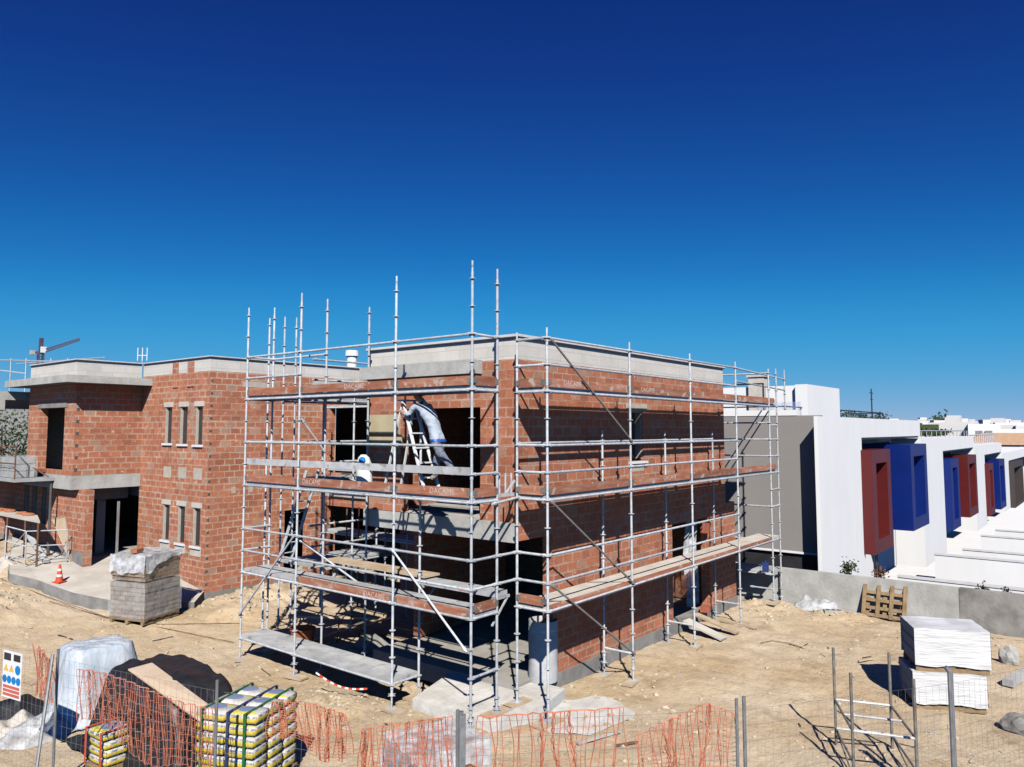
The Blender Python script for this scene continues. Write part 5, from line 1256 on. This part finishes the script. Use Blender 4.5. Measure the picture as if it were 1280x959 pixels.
def leafy(name, label, cat, c, r_, h, n, leaf, seed, mat='leaf', group=None, trunk=.03, spread=1., th=.5):
    rnd = random.Random(seed); t = thing(name, label, cat, c, group); c = Vector(c)
    k = MB(); k.tube(c, c+Vector((0, 0, h*th)), trunk, 6, r2=trunk*.6)
    cl = []
    for i in range(7):
        a = rnd.random()*6.28; e = c+Vector((math.cos(a)*r_*.6*rnd.random(), math.sin(a)*r_*.6*rnd.random(), h*rnd.uniform(.5, .9))); k.tube(c+Vector((0, 0, h*th*.7)), e, trunk*.4, 4, r2=trunk*.15); cl.append(e)
    k.obj('trunk', M['twig'], t); k = MB()
    for i in range(n):
        e = rnd.choice(cl); g = Vector((rnd.gauss(0, 1)*r_*.33, rnd.gauss(0, 1)*r_*.33, rnd.gauss(0, 1)*h*.13)); p = e+g
        q = Vector((rnd.gauss(0, 1), rnd.gauss(0, 1), rnd.gauss(0, 1))).normalized(); w_ = q.orthogonal().normalized()*leaf*rnd.uniform(.3, .6); q = q*leaf*rnd.uniform(.7, 1.3)
        k.face([p, p+q*.5+w_, p+q, p+q*.5-w_])
    k.obj('crown', M[mat], t); return t
rnd = random.Random(8)
for i, x_ in enumerate((1048, 1062, 1072, 1080, 1088, 1095, 1101)):
    c = ony(x_, 514, 9.2); leafy('potted_shrub', 'small dark shrub in a row along the roof rail of the nearest white house', 'shrub', (c.x, c.y, 5.5), .45, .42+.15*rnd.random(), 60, .11, 40+i, group='shrubs along the roof rail')
for i, x_ in enumerate((1156, 1162, 1169, 1175, 1180)):
    c = ony(x_, 542, 9.3); leafy('potted_shrub', 'dark round planter shrub in a row on the roof of the second white house', 'shrub', (c.x, c.y, 4.75), .5, .5, 110, .15, 60+i, group='planter shrubs on the second roof')
rl = MB(); rl.tube((x2s-4, YF+.5, 5.2), (x2b, YF+.5, 5.2), .03, 5)
for i in range(12): xx = x2s-4+(x2b-x2s+4)*i/11; rl.tube((xx, YF+.5, 4.83), (xx, YF+.5, 5.2), .02, 5)
rl.obj('roof_rail', M['steel'], h2)
rl = MB(); rl.tube((x3s-3, YF+.5, 4.9), (x3b, YF+.5, 4.9), .04, 5)
for i in range(14): xx = x3s-3+(x3b-x3s+3)*i/13; rl.tube((xx, YF+.5, 4.2), (xx, YF+.5, 4.9), .03, 5)
rl.obj('roof_rail', M['steel'], h3)
# garden walls, paving
gw = [((1122, 719.5), (1285, 738), .3), ((1168, 692), (1285, 704), .0), ((1203, 686), (1285, 693), -.2), ((1226, 669), (1285, 675), -.3), ((1244, 662), (1285, 665), -.4)]
labs = ['nearest white garden wall with thin dark cap behind the concrete wall', 'second white garden wall from the concrete wall', 'third white garden wall from the concrete wall', 'fourth white garden wall from the concrete wall', 'last white garden wall, nearest the far end of the terrace']
for (a, b, z), lab in zip(gw, labs):
    A = onz(*a, z); xx = A.x; t = thing('garden_wall', lab, 'wall', (xx, 3, -2), 'white garden walls in front of the terrace')
    k = MB(); k.box(xx, xx+.25, -14, A.y, -4, z-.05); k.obj('wall', M['white'], t); k = MB(); k.box(xx-.03, xx+.28, -14, A.y+.02, z-.05, z); k.obj('cap', M['cap'], t)
k = MB(); k.box(23.8, 26.4, -14, 7.4, -4, -.35); structure(k.obj('path', M['white']))
k = MB(); k.box(26.45, 140, -30, 8.7, -4, -1.2); structure(k.obj('pavement', M['white']))
for i, (x_, y_, h, lab) in enumerate(((1062, 718, .9, 'dry grassy shrub against the nearest white wall slab'), (1100, 722, .8, 'small brown dry shrub below the red window box'), (1231, 742, .7, 'dark small cypress shrub at the foot of the nearest garden wall'), (1257, 744, .8, 'thin bare shrub beside the nearest garden wall'))):
    c = onx(x_, y_, 24.2); leafy('shrub', lab, 'shrub', (c.x, c.y, c.z-.35), .2, h*.75, (220, 120, 220, 40)[i], .08, 80+i, mat='leaf' if i != 1 else 'rust', trunk=.015)
# downpipe and lamp below the red box
k = MB(); c = ony(1096, 705, YF+1.1); k.tube((c.x, c.y, -1), (c.x, c.y, .35), .07, 8); k.obj('downpipe', M['black'], h1)

# far town
rnd = random.Random(21)
tw = MB()
for i in range(900):
    px_ = rnd.uniform(1150, 1560) if i % 6 else rnd.uniform(700, 1150); dist = 150*(1+5*rnd.random()**1.5)
    d = ray(px_, 537); d = Vector((d.x, d.y, 0)).normalized(); w = dist*d.dot(Vector((_f.x, _f.y, 0)).normalized())
    x_, y_ = d.x*dist, d.y*dist; zt = ZC+(537-rnd.triangular(525, 546, 535))/F*w; w_, d_ = rnd.uniform(4, 10), rnd.uniform(4, 10); zb = -4; a_ = rnd.choice((0, .15, .5))
    tw.obox((x_, y_, (zt+zb)/2), w_, d_, zt-zb, a_, mi=0 if rnd.random() < .82 else (1 if rnd.random() < .5 else 3))
    if rnd.random() < .4: tw.obox((x_+rnd.uniform(-1.5, 1.5), y_+rnd.uniform(-1.5, 1.5), zt+.6), 2, 2, 1.2, a_)
    for q in range(rnd.randint(1, 3)): tw.obox((x_-w_/2*math.cos(a_), y_-w_/2*math.sin(a_)+(q-1)*d_*.3, zt-1.8-rnd.random()), .3, 1.2, 1.4, a_, mi=2)
tag(tw.obj('far_town', [M['townwhite'], M['roof_tile'], M['plinth'], M['leaf']]), kind='stuff')
def town_house(label, px, ptop, pbot, dist, w_, roof=None, dep=10):
    az = ray(px, 537); d = Vector((az.x, az.y, 0)).normalized(); c = d*dist; w = c.dot(Vector((_f.x, _f.y, 0)).normalized())
    zt = ZC+(537-ptop)/F*w; zb = -4
    t = thing('town_house', label, 'house', (c.x, c.y, zb)); k = MB(); k.obox((c.x, c.y, (zt+zb)/2), dep, w_, zt-zb, .15); k.obj('wall', M['white' if not roof else 'townwhite'], t)
    k = MB()
    for a in (-.3, 0, .3): k.obox((c.x-dep/2, c.y+w_*a, zt-1.7), .2, 1.0, 1.2, .15)
    k.obj('window', M['plinth'], t)
    if roof:
        k = MB(); q = w_/2+.6; e = dep/2+.6
        R_ = Matrix.Rotation(.15, 3, 'Z'); pts8 = [R_ @ Vector(v)+Vector((c.x, c.y, zt)) for v in ((-e, -q, -.1), (e, -q, -.1), (e, q, -.1), (-e, q, -.1), (-.4, -q*.6, roof), (.4, -q*.6, roof), (.4, q*.6, roof), (-.4, q*.6, roof))]
        k.hexa(pts8); k.obj('roof', M['roof_tile'], t)
    return t
    return t
town_house('low house with a wide ochre tiled roof beyond the terrace at the right edge', 1266, 554, 600, 105, 9, roof=1.2, dep=9)
town_house('white cube house with a tall blank wall standing above the terrace roofs', 1229, 530, 560, 150, 4.5)
for i, (x_, dist, h, lab) in enumerate(((1172, 160, 9.4, 'dark round tree standing above the roofs, left one of three behind the second white house'), (1179, 165, 10, 'dark tree standing above the roofs, tallest of three behind the second white house'), (1188, 170, 8.6, 'dark tree standing above the roofs, right one of three behind the second white house'))):
    d = ray(x_, 537); d = Vector((d.x, d.y, 0)).normalized()*dist; leafy('tree', lab, 'tree', (d.x, d.y, -3), 1.6, h, 500, .7, 100+i, trunk=.25, th=.6)
# trees and pale house at the far left, beyond the concrete frame
for i, (x_, dist, h, lab) in enumerate(((4, 62, 7.5, 'bare-branched tree seen through the concrete frame at the left edge'), (22, 66, 6.6, 'leafy dark tree seen through the concrete frame near its column'))):
    d = ray(x_, 537); d = Vector((d.x, d.y, 0)).normalized()*dist; leafy('tree', lab, 'tree', (d.x, d.y, -.5), 3., h, (500, 900)[i], .22, 120+i, trunk=.2, th=.6)
ph_ = town_house('grey house seen through the concrete frame at the left edge', 8, 508, 560, 90, 16)
for c_ in ph_.children:
    if c_.name.startswith('wall'): c_.data.materials[0] = M['concrete']
# tower crane and roof aerial, far left
def strut(mb, a, b, w_): mb.bar(a, b, w_, w_)
d = ray(51, 440); d = Vector((d.x, d.y, 0)); d = d/d.length; dist = 330.; w = dist*d.dot(Vector((_f.x, _f.y, 0)).normalized()); cc = d*dist
zz = lambda y: ZC+(537-y)/F*w+ 0
zc_, zm = zz(442), zz(422); cr = thing('tower_crane', 'dark tower crane with raised jib far behind the left block', 'crane', (cc.x, cc.y, -3))
k = MB(); hw = .8
for sx_ in (-1, 1):
    for sy_ in (-1, 1): strut(k, (cc.x+sx_*hw, cc.y+sy_*hw, -3), (cc.x+sx_*hw, cc.y+sy_*hw, zc_), .35)
for i in range(24):
    z0 = -3+(zc_+3)*i/24; z1 = -3+(zc_+3)*(i+1)/24; s_ = 1 if i % 2 else -1
    strut(k, (cc.x-hw*s_, cc.y-hw, z0), (cc.x+hw*s_, cc.y-hw, z1), .22); strut(k, (cc.x-hw, cc.y+hw*s_, z0), (cc.x-hw, cc.y-hw*s_, z1), .22)
k.obj('mast', M['crane'], cr)
k = MB(); strut(k, (cc.x, cc.y, zc_), (cc.x, cc.y, zm), 1.2); k.obj('tower_head', M['crane'], cr)
side = Vector((_r.x, _r.y, 0))
def lattice(nm, a, b, h, n=10):
    k = MB(); a, b = Vector(a), Vector(b); u3 = Vector((0, 0, h))
    strut(k, a, b, .3); strut(k, a+u3, b+u3*.6, .3)
    for i in range(n):
        p, q = a.lerp(b, i/n), a.lerp(b, (i+.5)/n); r_ = a.lerp(b, (i+1)/n); strut(k, p, q+u3*(1-.4*i/n), .2); strut(k, q+u3*(1-.4*i/n), r_, .2)
    k.obj(nm, M['crane'], cr)
c0 = Vector((cc.x, cc.y, zc_)); e1 = c0+side*(48/F*w)+Vector((0, 0, zz(425)-zc_)); e2 = c0-side*(10/F*w)+Vector((0, 0, zz(441)-zc_))
lattice('jib', c0, e1, 1.3, 14); lattice('counter_jib', c0, e2, .8, 4)
k = MB(); k.obox(e2+Vector((0, 0, .2)), 1.6, 1.6, 1.6); k.obj('counterweight', M['concrete'], cr); k = MB(); k.obox(c0+side*.8+Vector((0, 0, 1.5)), 1.8, 1.8, 2.2); k.obj('cab', M['whiteplastic'], cr)
d = onz(156, 455, 7.5); mt = thing('roof_aerial', 'small white roof aerial on the parapet of the left block', 'aerial', (d.x+2, d.y+3, 7.3)); k = MB(); b_ = Vector((d.x+2, d.y+3, 6.9)); zt = onx(156, 438, b_.x).z
k.tube(b_, (b_.x, b_.y, zt-.1), .015, 6); k.obj('mast', M['steel'], mt); k = MB(); k.tube(Vector((b_.x, b_.y, zt-.3))-side*.18, Vector((b_.x, b_.y, zt-.3))+side*.18, .015, 6)
for s_ in (-1, 0, 1): k.tube(Vector((b_.x, b_.y, zt-.5))+side*.18*s_, Vector((b_.x, b_.y, zt))+side*.18*s_, .018, 6)
k.obj('antenna', M['whiteplastic'], mt)
# far scaffold rails on roofs at the left
fs = thing('roof_scaffold', 'thin scaffold rails standing on the roofs behind the left block', 'scaffold', (12, 40, 6.9))
for a, b in (((0, 450), (75, 452)), ((0, 463), (32, 467)), ((20, 455), (130, 447))):
    A, B = onx(*a, 14), onx(*b, 14); k = MB(); k.tube(A, B, .03, 5); k.obj('rail', M['steel'], fs)
for x_ in (14, 33, 64, 85): A = onx(x_, 448, 14); k = MB(); k.tube((A.x, A.y, 6.5), A, .03, 5); k.obj('standard', M['steel'], fs)

# ------------------------------------------------------------------ daylight
AZ, EL = rad(41.7), rad(40.3)             # direction the light travels / sun height
sd = bpy.data.lights.new('sun', 'SUN'); sd.energy = 5.0; sd.angle = rad(.53); sd.color = (1, .955, .88)
so = bpy.data.objects.new('sun', sd); COL.objects.link(so)
L = Vector((math.cos(AZ)*math.cos(EL), math.sin(AZ)*math.cos(EL), -math.sin(EL)))
so.rotation_euler = L.to_track_quat('-Z', 'Y').to_euler(); so.location = (-10, -10, 30)
W = bpy.data.worlds.new('World'); S.world = W; W.use_nodes = True
n = W.node_tree.nodes; l = W.node_tree.links; bg = n['Background']
sky = n.new('ShaderNodeTexSky'); sky.sky_type = 'NISHITA'; sky.sun_disc = False; sky.sun_elevation = EL
sdir = -L; sky.sun_rotation = math.atan2(sdir.x, sdir.y)
sky.altitude = 3000; sky.air_density = 1.0; sky.dust_density = 0; sky.ozone_density = 8
hs = n.new('ShaderNodeHueSaturation'); hs.inputs['Saturation'].default_value = 1.2; l.new(sky.outputs[0], hs.inputs['Color'])
STR, EXPO = .08, .3; K = STR*2**EXPO
v1 = n.new('ShaderNodeVectorMath'); v1.operation = 'SCALE'; v1.inputs['Scale'].default_value = K; l.new(hs.outputs[0], v1.inputs[0])
cu = n.new('ShaderNodeRGBCurve'); mp = cu.mapping
# the deep polarised blue of the photograph's sky, channel by channel
for ch, pts in zip(mp.curves, (((0, 0), (.006, .005), (.025, .012), (.067, .034), (.165, .09), (.366, .2), (1, .5)),
                               ((0, 0), (.078, .034), (.125, .08), (.184, .156), (.309, .3), (.491, .375), (.723, .43), (1, .5)),
                               ((0, 0), (.266, .209), (.397, .342), (.539, .485), (.768, .65), (.956, .675), (1, .68)))):
    ch.points[0].location = pts[0]; ch.points[1].location = pts[-1]
    for p in pts[1:-1]: ch.points.new(*p)
mp.extend = 'HORIZONTAL'; mp.update()
v2 = n.new('ShaderNodeVectorMath'); v2.operation = 'SCALE'; v2.inputs['Scale'].default_value = 1/K
l.new(v1.outputs[0], cu.inputs['Color']); l.new(cu.outputs[0], v2.inputs[0]); l.new(v2.outputs[0], bg.inputs[0]); bg.inputs[1].default_value = STR
S.view_settings.view_transform = 'Standard'; S.view_settings.look = 'None'; S.view_settings.exposure = EXPO; S.view_settings.gamma = 1; S.view_settings.use_curve_mapping = False
S.cycles.max_bounces = 6; S.cycles.diffuse_bounces = 1; S.cycles.sample_clamp_indirect = .032; S.cycles.glossy_bounces = 2; S.cycles.transparent_max_bounces = 12
